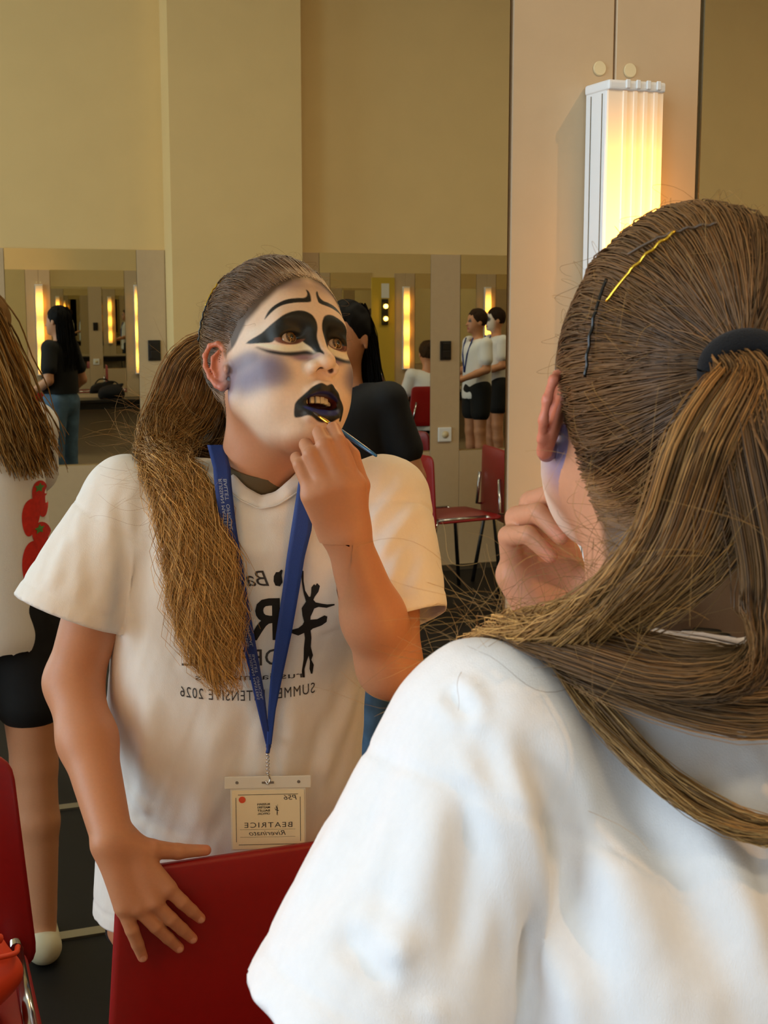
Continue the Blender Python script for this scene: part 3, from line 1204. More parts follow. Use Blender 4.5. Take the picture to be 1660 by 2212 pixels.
bf.add(trunk_fn(0.022), (0.25, -0.82, 0.60), (0.75, -0.36, 1.28), k=0.02)
bf.chain([L_SH, L_EL, 0.62 * L_EL + 0.38 * L_WR, L_WR], [0.046, 0.0370, 0.0370, 0.0262], k=0.020, k0=0.02)
bf.chain([R_SH, R_EL, 0.62 * R_EL + 0.38 * R_WR, R_WR], [0.046, 0.0385, 0.0375, 0.0258], k=0.020, k0=0.02)
bf.cone(NECK0, (0.502, -0.50, 1.25), 0.052, 0.050, k=0.03)
# left hand lying over the chair back
LM = [(0.3440, -0.3960, 0.7230), (0.3250, -0.3915, 0.7085), (0.3045, -0.3925, 0.7040), (0.2870, -0.3960, 0.7060)]
LT = [(0.3865, -0.3995, 0.6735), (0.3755, -0.3990, 0.6480), (0.3575, -0.3985, 0.6385), (0.3105, -0.3985, 0.6345)]
for i, (m_, t_) in enumerate(zip(LM, LT)):
    m_, t_ = np.array(m_), np.array(t_)
    w_ = L_WR + (np.array([0.014, 0.0, -0.004]) if i < 2 else np.array([-0.006, 0.002, -0.006]))
    bf.cone(w_, m_, 0.0175, 0.0118, k=0.012)
    p1 = m_ + 0.42 * (t_ - m_) + np.array([0, 0.0045, 0.0])
    p2 = m_ + 0.72 * (t_ - m_) + np.array([0, 0.0025, 0.0])
    bf.chain([m_, p1, p2, t_], [0.0096, 0.0089, 0.0081, 0.0068], k=0.002, k0=0.004)
bf.chain([L_WR + np.array([0.010, 0.004, -0.008]), (0.3280, -0.4160, 0.7690), (0.3640, -0.4210, 0.7590), (0.4010, -0.4230, 0.7545)], [0.0190, 0.0128, 0.0100, 0.0072], k=0.004, k0=0.012)
# right hand pinching the brush
RHD = np.array([0.002, 0.0, -0.024])
RF = [[(0.5460, -0.2580, 1.2700), (0.5290, -0.2660, 1.3210), (0.5325, -0.2930, 1.3330), (0.5390, -0.3130, 1.3190)],
      [(0.5290, -0.2540, 1.2710), (0.5120, -0.2650, 1.3180), (0.5160, -0.2950, 1.3290), (0.5270, -0.3150, 1.3120)],
      [(0.5110, -0.2570, 1.2660), (0.4965, -0.2690, 1.3070), (0.5000, -0.2990, 1.3150), (0.5120, -0.3150, 1.2980)],
      [(0.4970, -0.2640, 1.2590), (0.4855, -0.2770, 1.2940), (0.4895, -0.3030, 1.2990), (0.5040, -0.3140, 1.2830)]]
RR = [[0.0112, 0.0098, 0.0086, 0.0070], [0.0115, 0.0100, 0.0086, 0.0070], [0.0110, 0.0095, 0.0082, 0.0068], [0.0098, 0.0084, 0.0074, 0.0062]]
for i, (f_, r_) in enumerate(zip(RF, RR)):
    w_ = R_WR + np.array([0.012 - 0.009 * i, -0.004, 0.004])
    bf.cone(w_, np.array(f_[0]) + RHD, 0.0190, 0.0150, k=0.012)
    bf.chain([np.array(q) + RHD for q in f_], r_, k=0.0016, k0=0.006)
bf.chain([R_WR + np.array([0.012, -0.012, 0.012])] + [np.array(q) + RHD for q in ((0.5650, -0.2920, 1.2640), (0.5600, -0.3060, 1.2990), (0.5480, -0.3180, 1.3200))], [0.0185, 0.0125, 0.0100, 0.0078], k=0.004, k0=0.012)
# legs and feet
for s in (-1, 1):
    hp = np.array([0.486, -0.655, 0.80]) + T_R * 0.085 * s
    kn = np.array([0.486, -0.650, 0.45]) + T_R * 0.095 * s
    an = np.array([0.486, -0.690, 0.075]) + T_R * 0.100 * s
    bf.chain([hp, kn, 0.6 * kn + 0.4 * an, an], [0.080, 0.053, 0.052, 0.034], k=0.015)
    bf.chain([an + np.array([0, 0, -0.03]), an + T_F * 0.13 + np.array([0, 0, -0.048])], [0.034, 0.026], k=0.015)

BOX = {'rh': ((0.455, -0.350, 1.175), (0.605, -0.215, 1.345), 0.0016), 'lh': ((0.235, -0.465, 0.610), (0.430, -0.350, 0.800), 0.0016),
       'ra': ((0.540, -0.520, 0.950), (0.740, -0.200, 1.270), 0.0036), 'la': ((0.200, -0.660, 0.770), (0.400, -0.370, 1.280), 0.0036)}


def inbox(c, lo, hi, g=0.0):
    return ((c > np.asarray(lo) + g) & (c < np.asarray(hi) - g)).all(1)


parts = [(HW, HF_, HC_)]
done = []
for nm in ('rh', 'lh', 'ra', 'la'):
    lo, hi, h = BOX[nm]
    V, F = bf.mesh(lo, hi, h, 1)
    c = V[F].mean(1)
    keep = np.ones(len(F), bool)
    for l2, h2, hh in done:
        keep &= ~inbox(c, l2, h2, 2.5 * hh)
    V, F, _ = compact(V, F, keep)
    done.append((lo, hi, h))
    C = np.tile(SKIN, (len(V), 1))
    if nm in ('rh', 'lh'):
        tips = [np.array(f[-1]) + RHD for f in RF] + [np.array((0.5480, -0.3180, 1.3200))] if nm == 'rh' else [np.array(t) for t in LT] + [np.array((0.4010, -0.4230, 0.7545))]
        for t in tips:
            d = np.linalg.norm(V - t, axis=1)
            a = sstep(0.016, 0.006, d)[:, None] * 0.35
            C = C * (1 - a) + np.array(lin((226, 130, 104))) * a
        if nm == 'lh':
            for t, m_ in zip(LT, LM):                      # finger nails
                ax = np.array(t) - np.array(m_)
                ax /= np.linalg.norm(ax)
                q = V - (np.array(t) - ax * 0.0005)
                u = q @ ax
                lat = q - u[:, None] * ax
                side = lat @ np.cross(ax, [0, 1, 0])
                a = (sstep(1.1, 0.85, (u / 0.0050) ** 2 + (side / 0.0042) ** 2) * (lat[:, 1] > 0.002))[:, None] * 0.8
                C = C * (1 - a) + np.array(lin((236, 178, 152))) * a
    parts.append((V, F, C))
V, F = bf.mesh((0.22, -0.82, 0.0), (0.78, -0.20, 1.24), 0.0095, 1)
c = V[F].mean(1)
keep = np.ones(len(F), bool)
for lo, hi, h in done:
    keep &= ~inbox(c, lo, hi, 2.5 * h)
V, F, _ = compact(V, F, keep)
parts.append((V, F, np.tile(SKIN, (len(V), 1))))
off = 0
VV, FF, CC = [], [], []
for V, F, C in parts:
    VV.append(V)
    FF.append(F + off)
    CC.append(C)
    off += len(V)
body = gpart('body', npmesh('body', np.vstack(VV), np.vstack(FF), np.vstack(CC)), M_skin)

# eyes
for s in (1, -1):
    n, mrows = 40, 28
    r = 0.0140
    th = np.linspace(0.0, math.pi, mrows)
    ph = np.linspace(0, 2 * math.pi, n, endpoint=False)
    gaze = np.array([0.985, -0.10 + 0.02 * s, 0.05])       # looks ahead into the mirror
    gaze /= np.linalg.norm(gaze)
    a = np.cross(gaze, [0, 0, 1.0])
    a /= np.linalg.norm(a)
    b = np.cross(gaze, a)
    V = []
    C = []
    for t in th:
        for p in ph:
            rr = r * (1.045 if t < 0.42 else 1.0)
            V.append(rr * (math.cos(t) * gaze + math.sin(t) * (math.cos(p) * a + math.sin(p) * b)))
            if t < 0.17:
                c_ = lin((8, 6, 5))
            elif t < 0.43:
                c_ = lin((122, 88, 46)) if (int(p * 9) % 2) else lin((96, 66, 32))
            elif t < 0.50:
                c_ = lin((60, 44, 30))
            else:
                c_ = lin((196, 172, 152))
            C.append(c_)
    F = [(i * n + j, (i + 1) * n + j, (i + 1) * n + (j + 1) % n, i * n + (j + 1) % n) for i in range(mrows - 1) for j in range(n)]
    V = h2w(np.array(V) + np.array([0.0728, s * 0.0315, 0.0160]))
    o = gpart('eye', npmesh('eye', V, np.array(F)[:, ::-1], np.array(C)), M_eye)
# upper teeth
for i in range(-3, 3):
    a = (i + 0.5) * 0.0062
    x = 0.0905 - 0.9 * a * a / 0.03
    bm = box_bm(-0.0022, 0.0022, -0.0030, 0.0030, -0.0044, 0.0044, bev=0.0012)
    o = gpart('tooth', bm_mesh('tooth', bm), M_teeth)
    w = h2w((x, a, -0.0580))[0]
    o.matrix_world = Matrix.Identity(4)
    o.location = tuple(w - GB)
    o.rotation_euler = Matrix([list(r) for r in HR]).to_euler()

# ------------------------------------------------------------------ T-shirt
sf = Field()
sf.add(trunk_fn(0.0), (0.24, -0.84, 0.50), (0.76, -0.34, 1.30), k=0.01)
sf.cone((0.46, -0.524, 1.193), L_SH + np.array([0.014, 0, -0.004]), 0.051, 0.054, k=0.05)
sf.cone((0.55, -0.494, 1.193), R_SH + np.array([-0.016, 0, -0.004]), 0.051, 0.054, k=0.05)
L_HC = np.array([0.257, -0.578, 1.048])
R_HC = np.array([0.640, -0.352, 1.050])
ln = np.array([-0.40, 0.02, -0.92])
rn = np.array([0.16, 0.46, -0.87])
ln /= np.linalg.norm(ln)
rn /= np.linalg.norm(rn)
COLC = np.array([0.5060, -0.4860, 1.2250])
CN = np.array([-0.12, 0.34, 0.93])
CN /= np.linalg.norm(CN)
CU = T_R - CN * (T_R @ CN)
CU /= np.linalg.norm(CU)
CV = np.cross(CN, CU)
CRX, CRY = 0.0600, 0.0610


def sleeve(a, hc, no, ra, rb, k):
    b = hc + (hc - a) * 0.25
    ab = b - a
    L = float(ab @ ab)

    def fn(x, y, z):
        t = np.clip(((x - a[0]) * ab[0] + (y - a[1]) * ab[1] + (z - a[2]) * ab[2]) / L, 0, 1)
        d = np.sqrt((x - a[0] - t * ab[0]) ** 2 + (y - a[1] - t * ab[1]) ** 2 + (z - a[2] - t * ab[2]) ** 2) - (ra + (rb - ra) * t)
        pl = (x - hc[0]) * no[0] + (y - hc[1]) * no[1] + (z - hc[2]) * no[2]
        return np.maximum(d, pl)
    sf.add(fn, np.minimum(a, b) - rb, np.maximum(a, b) + rb, k)


sleeve(L_SH, L_HC, ln, 0.060, 0.080, 0.008)
sleeve(R_SH, R_HC, rn, 0.060, 0.070, 0.008)


def hole(x, y, z):
    q = [x - COLC[0], y - COLC[1], z - COLC[2]]
    u = sum(q[i] * CU[i] for i in range(3)) / CRX
    v = sum(q[i] * CV[i] for i in range(3)) / CRY
    w = sum(q[i] * CN[i] for i in range(3))
    return np.maximum((np.sqrt(u * u + v * v) - 1) * CRY, -0.06 - w)


sf.add(hole, COLC - 0.11, COLC + 0.11, 0.001, 's')
SV, SF = sf.mesh((0.14, -0.84, 0.580), (0.80, -0.24, 1.30), 0.0040, 2)
SN = vnormals(SV, SF)

# drape: long soft folds hanging from the shoulders, creases at the armholes
n1, n2, n3 = Noise3(3), Noise3(11), Noise3(21)
wd = sstep(1.22, 0.85, SV[:, 2])
disp = 0.0016 * n1(SV, (26, 26, 6)) * (0.3 + wd) + 0.0010 * n2(SV, (60, 60, 22)) + 0.0004 * n3(SV, (150, 150, 90))


def fold(a, b, w, amp, ends=0.25):
    global disp
    a, b = np.asarray(a, float), np.asarray(b, float)
    ab = b - a
    L = np.linalg.norm(ab)
    t = (SV - a) @ ab / (L * L)
    tc = np.clip(t, 0, 1)
    q = SV - a - tc[:, None] * ab
    # bend the fold a little so it does not read as a ruled line
    d = np.linalg.norm(q, axis=1)
    win = sstep(-0.02, ends, t) * sstep(1.02, 1 - ends, t)
    g = np.exp(-(d / w) ** 2) - 0.45 * np.exp(-((d - 1.9 * w) / w) ** 2)
    disp = disp + amp * g * win * (d < 4 * w)


for _a, _b in ((L_SH, L_HC), (R_SH, R_HC)):            # armhole seams
    _x = (_b - _a) / np.linalg.norm(_b - _a)
    _t = (SV - _a) @ _x
    _r = np.linalg.norm(SV - _a - _t[:, None] * _x, axis=1)
    disp = disp - 0.0016 * np.exp(-((_t - 0.030) / 0.0032) ** 2) * (_r < 0.10) * (np.abs(_t) < 0.05)
for _hc, _pn in ((L_HC, ln), (R_HC, rn)):               # hem stitching
    _t = -((SV - _hc) @ _pn)
    _r = np.linalg.norm(SV - _hc, axis=1)
    disp = disp - 0.0012 * np.exp(-((_t - 0.024) / 0.0030) ** 2) * (_r < 0.11)
disp = disp - 0.0012 * np.exp(-((SV[:, 2] - 0.606) / 0.003) ** 2)
fold((0.309, -0.584, 1.246), (0.312, -0.609, 1.221), 0.006, 0.0018)
fold((0.311, -0.606, 1.226), (0.333, -0.629, 1.064), 0.007, -0.0108)
fold((0.324, -0.618, 1.210), (0.347, -0.644, 1.082), 0.014, 0.0054)
fold((0.359, -0.600, 1.237), (0.388, -0.665, 1.098), 0.016, 0.0054)
fold((0.399, -0.598, 1.216), (0.423, -0.676, 1.084), 0.018, -0.0054)
fold((0.282, -0.570, 1.224), (0.209, -0.592, 1.109), 0.012, -0.0036)
fold((0.286, -0.607, 1.195), (0.247, -0.638, 1.098), 0.014, 0.0054)
fold((0.236, -0.605, 1.136), (0.261, -0.636, 1.113), 0.008, 0.0032)
fold((0.301, -0.610, 1.207), (0.284, -0.643, 1.106), 0.008, -0.0036)
fold((0.301, -0.579, 1.243), (0.309, -0.603, 1.228), 0.005, -0.0036)
fold((0.225, -0.607, 1.121), (0.250, -0.638, 1.102), 0.006, -0.0025)
fold((0.676, -0.400, 1.234), (0.606, -0.376, 1.168), 0.009, 0.0050)
fold((0.680, -0.378, 1.200), (0.609, -0.343, 1.137), 0.009, 0.0044)
fold((0.663, -0.343, 1.152), (0.622, -0.304, 1.097), 0.009, -0.0037)
fold((0.319, -0.507, 1.225), (0.311, -0.520, 1.047), 0.008, -0.0063)
fold((0.339, -0.495, 1.190), (0.326, -0.534, 0.992), 0.012, 0.0050)
fold((0.532, -0.443, 0.945), (0.515, -0.483, 0.713), 0.014, 0.0050)
fold((0.624, -0.464, 0.949), (0.573, -0.473, 0.802), 0.013, 0.0050)
fold((0.572, -0.448, 0.927), (0.555, -0.480, 0.735), 0.01, -0.0037)
fold((0.353, -0.505, 0.959), (0.338, -0.551, 0.746), 0.014, 0.0037)
fold((0.432, -0.471, 0.929), (0.406, -0.512, 0.725), 0.016, 0.0037)
fold((0.471, -0.453, 0.948), (0.466, -0.490, 0.757), 0.014, -0.0037)
fold((0.323, -0.568, 0.762), (0.406, -0.512, 0.718), 0.008, 0.0037)
fold((0.318, -0.570, 0.809), (0.354, -0.533, 0.771), 0.008, 0.0025)
fold((0.255, -0.531, 1.165), (0.227, -0.516, 1.091), 0.01, 0.0025)
fold((0.285, -0.523, 1.207), (0.271, -0.502, 1.060), 0.01, -0.0025)
fold((0.548, -0.407, 1.191), (0.560, -0.406, 1.118), 0.01, -0.0025)
fold((0.457, -0.432, 1.186), (0.501, -0.416, 1.177), 0.008, 0.0013)
fold((0.330, -0.600, 1.235), (0.372, -0.650, 1.060), 0.010, -0.0054)
fold((0.345, -0.640, 1.120), (0.360, -0.660, 0.960), 0.012, 0.0054)
fold((0.300, -0.600, 1.200), (0.262, -0.640, 1.075), 0.006, 0.0029)
fold((0.268, -0.590, 1.190), (0.225, -0.620, 1.070), 0.007, 0.0029)
fold((0.232, -0.612, 1.100), (0.275, -0.650, 1.085), 0.005, 0.0025)
fold((0.420, -0.625, 1.205), (0.470, -0.690, 1.040), 0.014, 0.0054)

SV = SV + SN * disp[:, None]
# hems
bm = bmesh.new()
vl = [bm.verts.new(tuple(v)) for v in SV]
for f in SF:
    bm.faces.new([vl[i] for i in f])
bm.normal_update()
dead = []
for f in bm.faces:
    c = np.array(f.calc_center_median())
    no = np.array(f.normal) if f.normal.length else np.array(f.calc_center_median() * 0)
    q = c - COLC
    if abs(q @ CN) < 0.075 and ((q @ CU) / CRX) ** 2 + ((q @ CV) / CRY) ** 2 < 1.035 and c[2] > 1.15:
        dead.append(f)
        continue
    for hc, pn in ((L_HC, ln), (R_HC, rn)):
        if abs((c - hc) @ pn) < 0.0070 and np.linalg.norm(c - hc) < 0.125 and no @ pn > 0.72:
            dead.append(f)
            break
bmesh.ops.delete(bm, geom=dead, context='FACES')
for _ in range(4):                                      # true up the sleeve hems
    bmesh.ops.delete(bm, geom=[v for v in bm.verts if not v.link_faces], context='VERTS')
    be = {}
    for e in bm.edges:
        if len(e.link_faces) == 1:
            for v in e.verts:
                be.setdefault(v, []).append(e.other_vert(v))
    mv = {}
    for v, nb2 in be.items():
        c = np.array(v.co)
        for hc, pn in ((L_HC, ln), (R_HC, rn)):
            if abs((c - hc) @ pn) < 0.016 and np.linalg.norm(c - hc) < 0.13:
                t_ = c * 0.5 + 0.5 * np.mean([np.array(u.co) for u in nb2], 0)
                mv[v] = t_ - pn * ((t_ - hc) @ pn) * 0.9
        q = c - COLC
        if np.linalg.norm(q) < 0.1 and c[2] > 1.15:
            mv[v] = c * 0.5 + 0.5 * np.mean([np.array(u.co) for u in nb2], 0)
    for v, c in mv.items():
        v.co = Vector(c)
# keep only the largest connected piece
bm.verts.ensure_lookup_table()
seen = set()
comps = []
for v in bm.verts:
    if v in seen:
        continue
    st = [v]
    seen.add(v)
    comp = []
    while st:
        u = st.pop()
        comp.append(u)
        for e in u.link_edges:
            w_ = e.other_vert(u)
            if w_ not in seen:
                seen.add(w_)
                st.append(w_)
    comps.append(comp)
comps.sort(key=len)
bmesh.ops.delete(bm, geom=[v for c in comps[:-1] for v in c], context='VERTS')
shirt = gpart('t_shirt', bm_mesh('t_shirt', bm), M_shirt)
md = shirt.modifiers.new('thick', 'SOLIDIFY')
md.thickness = 0.0016
md.offset = -1
shirt_bvh = BVHTree.FromPolygons([v.co.copy() for v in shirt.data.vertices], [tuple(p.vertices) for p in shirt.data.polygons])

# ribbed collar, following the edge of the opening
def loop_band(name, P, Nn, prof, m):
    """P (n,3) closed loop, profile (out, up)"""
    n = len(P)
    T = np.roll(P, -1, 0) - np.roll(P, 1, 0)
    T /= np.linalg.norm(T, axis=1)[:, None]
    O = np.cross(T, Nn)
    O /= np.linalg.norm(O, axis=1)[:, None]
    sgn = np.sign(((P - P.mean(0)) * O).sum(1).mean())
    O *= sgn
    k = len(prof)
    V = np.stack([P + O * r + Nn * z for r, z in prof], 1).reshape(-1, 3)
    F = [(i * k + j, ((i + 1) % n) * k + j, ((i + 1) % n) * k + (j + 1) % k, i * k + (j + 1) % k) for i in range(n) for j in range(k)]
    F = np.array(F)
    if sgn < 0:
        F = F[:, ::-1]
    return gpart(name, npmesh(name, V, F), m)


bnd = {}
for p in shirt.data.polygons:
    for e in p.edge_keys:
        bnd[e] = bnd.get(e, 0) + 1
bv = {i for e, c in bnd.items() if c == 1 for i in e}
BP = np.array([shirt.data.vertices[i].co[:] for i in bv])
q = BP - COLC
sel = (np.linalg.norm(q, axis=1) < 0.12) & (BP[:, 2] > 1.12)
q = q[sel]
ang = np.arctan2(q @ CV, q @ CU)
NB = 72
gr = np.linspace(-math.pi, math.pi, NB, endpoint=False)
rad_, hgt_ = [], []
for g in gr:
    dd = np.abs((ang - g + math.pi) % (2 * math.pi) - math.pi)
    w_ = np.exp(-(dd / 0.10) ** 2) + 1e-9
    rad_.append((w_ * np.hypot(q @ CU, q @ CV)).sum() / w_.sum())
    hgt_.append((w_ * (q @ CN)).sum() / w_.sum())
rad_, hgt_ = np.array(rad_), np.array(hgt_)
CP = COLC + CU[None] * (rad_ * np.cos(gr))[:, None] + CV[None] * (rad_ * np.sin(gr))[:, None] + CN[None] * hgt_[:, None]
loop_band('collar', CP, CN, [(0.008, -0.0035), (0.0085, -0.0005), (0.003, 0.0030), (-0.004, 0.0065), (-0.0085, 0.0080), (-0.0098, 0.0060), (-0.006, 0.0025), (0.002, -0.003)], M_shirt)
loop_band('collar_seam', CP, CN, [(0.0085, -0.0012), (0.0105, -0.0004), (0.0105, -0.0024), (0.0085, -0.0032)], M_shirt)
ux = h2w((-0.022, 0, -0.040))[0] - NECK0
ux /= np.linalg.norm(ux)
uu = T_R - ux * (T_R @ ux)
uu /= np.linalg.norm(uu)
uv_ = np.cross(ux, uu)
ga = np.linspace(0, 2 * math.pi, 72, endpoint=False)
UP_ = NECK0 + ux * 0.030 + (uu[None] * np.cos(ga)[:, None] + uv_[None] * np.sin(ga)[:, None]) * 0.0555 + T_F * 0.004
loop_band('undershirt_neck', UP_, ux, [(0.010, -0.055), (0.003, -0.020), (0.0012, 0.0), (0.0006, 0.0200), (-0.0010, 0.0212), (-0.004, 0.019), (-0.006, -0.05)], M_under)

# shorts
pf = Field()
pf.add(trunk_fn(0.012), (0.25, -0.82, 0.66), (0.75, -0.36, 0.84), k=0.02)
for s in (-1, 1):
    hp = np.array([0.486, -0.655, 0.74]) + T_R * 0.085 * s
    kn = np.array([0.486, -0.652, 0.50]) + T_R * 0.095 * s
    pf.cone(hp, kn, 0.098, 0.085, k=0.02)
V, F = pf.mesh((0.24, -0.84, 0.53), (0.76, -0.45, 0.83), 0.008, 1)
gpart('shorts', npmesh('shorts', V, F), M_blackcloth)

# ------------------------------------------------------------------ hair
HCN, HRD = np.array([-0.010, 0, 0.043]), np.array([0.0985, 0.0770, 0.0975])
TIE_L = np.array([-0.104, 0.008, 0.080])
hair = empty('hair')
hair.parent = girl
hair.location = tuple(-GB)


def unit(v):
    return v / (np.linalg.norm(v, axis=-1, keepdims=True) + 1e-12)


def hair_cols(n, a=(74, 54, 30), b=(150, 112, 60), p=1.6):
    t = RNG.random((n, 1)) ** p
    c = np.array(lin(a)) * (1 - t) + np.array(lin(b)) * t
    return c * RNG.uniform(0.8, 1.2, (n, 1))


# combed-back hair of the scalp, every strand runs over the skull to the tie
dirs = unit(RNG.normal(size=(120000, 3)))
pts = HCN + dirs * HRD
hm = hair_mask(pts)
dens = np.where(hm < 0.010, 1.0, 0.22)
ok = (hm > 0.004 * RNG.random(len(hm)) - np.where(pts[:, 0] < 0.0, 0.009, 0.001)) & (RNG.random(len(hm)) < dens)
roots = dirs[ok][:9000]
n, K = len(roots), 11
d1 = unit((TIE_L - HCN) / HRD)
t = np.linspace(0, 1, K)[None, :, None]
om = np.arccos(np.clip(roots @ d1, -1, 1))[:, None, None]
sw = unit(np.cross(roots, d1[None]))[:, None, :]
path = (np.sin((1 - t) * om) * roots[:, None] + np.sin(t * om) * d1) / (np.sin(om) + 1e-6)
bend = RNG.normal(0, 0.035, (n, 1, 1)) + 0.05 * np.sin(roots[:, 1:2] * 9 + roots[:, 2:3] * 7)[:, :, None]
path = unit(path + sw * bend * np.sin(math.pi * t))
lay = RNG.random((n, 1, 1)) ** 1.5
clump = 0.0022 * np.sin(roots[:, 0] * 41 + 6 * roots[:, 1] * 9)[:, None, None]
lift = 1.0 + (0.012 + 0.055 * lay) * np.clip(t * 5, 0, 1) ** 0.7 + clump / 0.09 * np.sin(math.pi * t)
lift = lift - 0.012 * np.sin(t * 17 + 20 * RNG.random((n, 1, 1))) * 0.35
P = HCN + path * HRD * lift
tw = np.clip((t - 0.80) / 0.20, 0, 1) ** 2
jit = RNG.normal(0, 0.0060, (n, 1, 3)) * np.array([0.6, 1, 1])
P = P * (1 - tw) + (TIE_L + jit) * tw
head_bvh = BVHTree.FromPolygons([Vector(v) for v in HV], [tuple(map(int, f)) for f in HF_])
Q = P.reshape(-1, 3)
for i in range(len(Q)):
    h_ = head_bvh.find_nearest(Vector(Q[i]), 0.03)
    if h_[0] is not None:
        nn = np.array(h_[1])
        dd = (Q[i] - np.array(h_[0])) @ nn
        gp_ = 0.0012 * min(1.0, 0.15 + (i % K) * 0.35)
        if dd < gp_:
            Q[i] += nn * (gp_ - dd + 0.0014 * RNG.random() * min(1.0, (i % K) * 0.3))
P = Q.reshape(P.shape)
nz_ = np.clip(0.5 + 0.28 * Noise3(31)(roots, (7, 16, 16)) + RNG.normal(0, 0.14, n), 0, 1)[:, None]
cl = np.array(lin((76, 54, 32))) * (1 - nz_) + np.array(lin((138, 98, 56))) * nz_
strands('scalp_strands', h2w(P.reshape(-1, 3)).reshape(n, K, 3), RNG.uniform(0.00034, 0.00066, n), cl, M_hair, hair, 0.9)['kind'] = 'stuff'

# ponytail over the left shoulder
TIE = h2w(TIE_L)[0]
back = -HR[:, 0]
PONY = np.array([TIE, TIE + back * 0.026 + np.array([0, 0, -0.004]), [0.448, -0.622, 1.372], [0.432, -0.621, 1.326], [0.406, -0.602, 1.290],
                 [0.386, -0.562, 1.262], [0.380, -0.508, 1.248], [0.388, -0.462, 1.212], [0.400, -0.438, 1.150], [0.408, -0.428, 1.080], [0.416, -0.424, 1.020], [0.440, -0.424, 0.958]])
PU = [0.011, 0.024, 0.040, 0.046, 0.042, 0.032, 0.032, 0.038, 0.046, 0.050, 0.042, 0.016]
PVv = [0.010, 0.016, 0.020, 0.018, 0.015, 0.014, 0.013, 0.013, 0.014, 0.014, 0.012, 0.006]


def pony(name, guide, wu, wv, n, nclump, K, wave, col, rad, side=None, rnd=0.16, ends=0.26):
    G = spline(guide, K)
    s = np.linspace(0, 1, K)
    g = np.linspace(0, 1, len(wu))
    WU, WV = np.interp(s, g, wu), np.interp(s, g, wv)
    T = np.gradient(G, axis=0)
    T /= np.linalg.norm(T, axis=1)[:, None]
    sd = np.asarray(T_R if side is None else side, float)
    U = sd - T * (T @ sd)[:, None]
    U /= np.linalg.norm(U, axis=1)[:, None]
    Vv = np.cross(T, U)
    cid = RNG.integers(0, nclump, n)
    a = RNG.uniform(0, 2 * math.pi, nclump)
    r = np.sqrt(RNG.random(nclump)) * 0.9
    cu, cv = r * np.cos(a), r * np.sin(a)
    ph = RNG.uniform(0, 2 * math.pi, (nclump, 2))
    fr = RNG.uniform(0.8, 1.25, nclump)
    so = RNG.normal(0, rnd, (n, 2))
    L = np.linalg.norm(np.diff(G, axis=0), axis=1).sum()
    ang = s[None] * L / 0.085 * 2 * math.pi * fr[cid][:, None]
    wu_ = wave * np.sin(ang + ph[cid, 0][:, None]) * sstep(0.25, 0.7, s)[None]
    wv_ = wave * 0.6 * np.cos(ang * 0.9 + ph[cid, 1][:, None]) * sstep(0.25, 0.7, s)[None]
    e = 1 - RNG.random(n) * ends
    ss = s[None] * e[:, None]
    fi = ss * (K - 1)
    i0 = np.minimum(fi.astype(int), K - 2)
    w = (fi - i0)[..., None]

    def smp(A):
        A = A if A.ndim == 2 else A[:, None]
        return A[i0] * (1 - w) + A[i0 + 1] * w
    g_, U_, V_ = smp(G), smp(U), smp(Vv)
    a_ = (cu[cid] + so[:, 0])[:, None] * smp(WU)[..., 0] + wu_
    b_ = (cv[cid] + so[:, 1])[:, None] * smp(WV)[..., 0] + wv_
    P = g_ + U_ * a_[..., None] + V_ * b_[..., None]
    return P


def clear_shirt(P, gap):
    """push strand points that would sink into the shirt back to its surface"""
    n, K, _ = P.shape
    Q = P.reshape(-1, 3)
    out = Q.copy()
    for i, p in enumerate(Q):
        h_ = shirt_bvh.find_nearest(Vector(p), 0.035)
        if h_[0] is None:
            continue
        nn = np.array(h_[1])
        d = (p - np.array(h_[0])) @ nn
        if d < gap:
            out[i] = p + nn * (gap - d)
    return out.reshape(P.shape)


N1 = 3200
P = pony('pony', PONY, PU, PVv, N1, 40, 27, 0.0092, None, None)
P = clear_shirt(P, 0.003)
s_ = np.linspace(0, 1, 27)
ca = hair_cols(N1, (92, 64, 36), (196, 144, 82), 1.2)
cb = hair_cols(N1, (134, 92, 46), (240, 188, 110), 0.9)
tc_ = sstep(0.2, 0.8, s_)[None, :, None]
cl = ca[:, None] * (1 - tc_) + cb[:, None] * tc_
strands('ponytail', P, RNG.uniform(0.0003, 0.00065, N1), cl, M_hair, hair, 0.4)['kind'] = 'stuff'

# loose locks lying across the back
LOCKS = [([TIE + back * 0.03, (0.505, -0.655, 1.335), (0.530, -0.675, 1.250), (0.520, -0.672, 1.190), (0.470, -0.665, 1.165), (0.420, -0.640, 1.185), (0.385, -0.605, 1.225), (0.365, -0.560, 1.262)], 0.012, 0.006, 420),
         ([TIE + back * 0.03, (0.500, -0.655, 1.330), (0.515, -0.668, 1.270), (0.480, -0.655, 1.225), (0.440, -0.620, 1.245), (0.400, -0.580, 1.262), (0.375, -0.530, 1.262)], 0.016, 0.006, 420),
         ([TIE + back * 0.03, (0.520, -0.650, 1.340), (0.560, -0.660, 1.270), (0.590, -0.655, 1.180), (0.600, -0.660, 1.090)], 0.018, 0.008, 300),
         ([TIE + back * 0.02, (0.500, -0.640, 1.320), (0.530, -0.668, 1.210), (0.505, -0.680, 1.100), (0.510, -0.690, 0.980)], 0.0012, 0.001, 14)]
LOCKS.insert(0, ([TIE, TIE + back * 0.022, (0.500, -0.636, 1.360), (0.518, -0.650, 1.300), (0.508, -0.658, 1.245), (0.465, -0.655, 1.232), (0.420, -0.620, 1.240), (0.385, -0.570, 1.250)], 0.034, 0.012, 820))
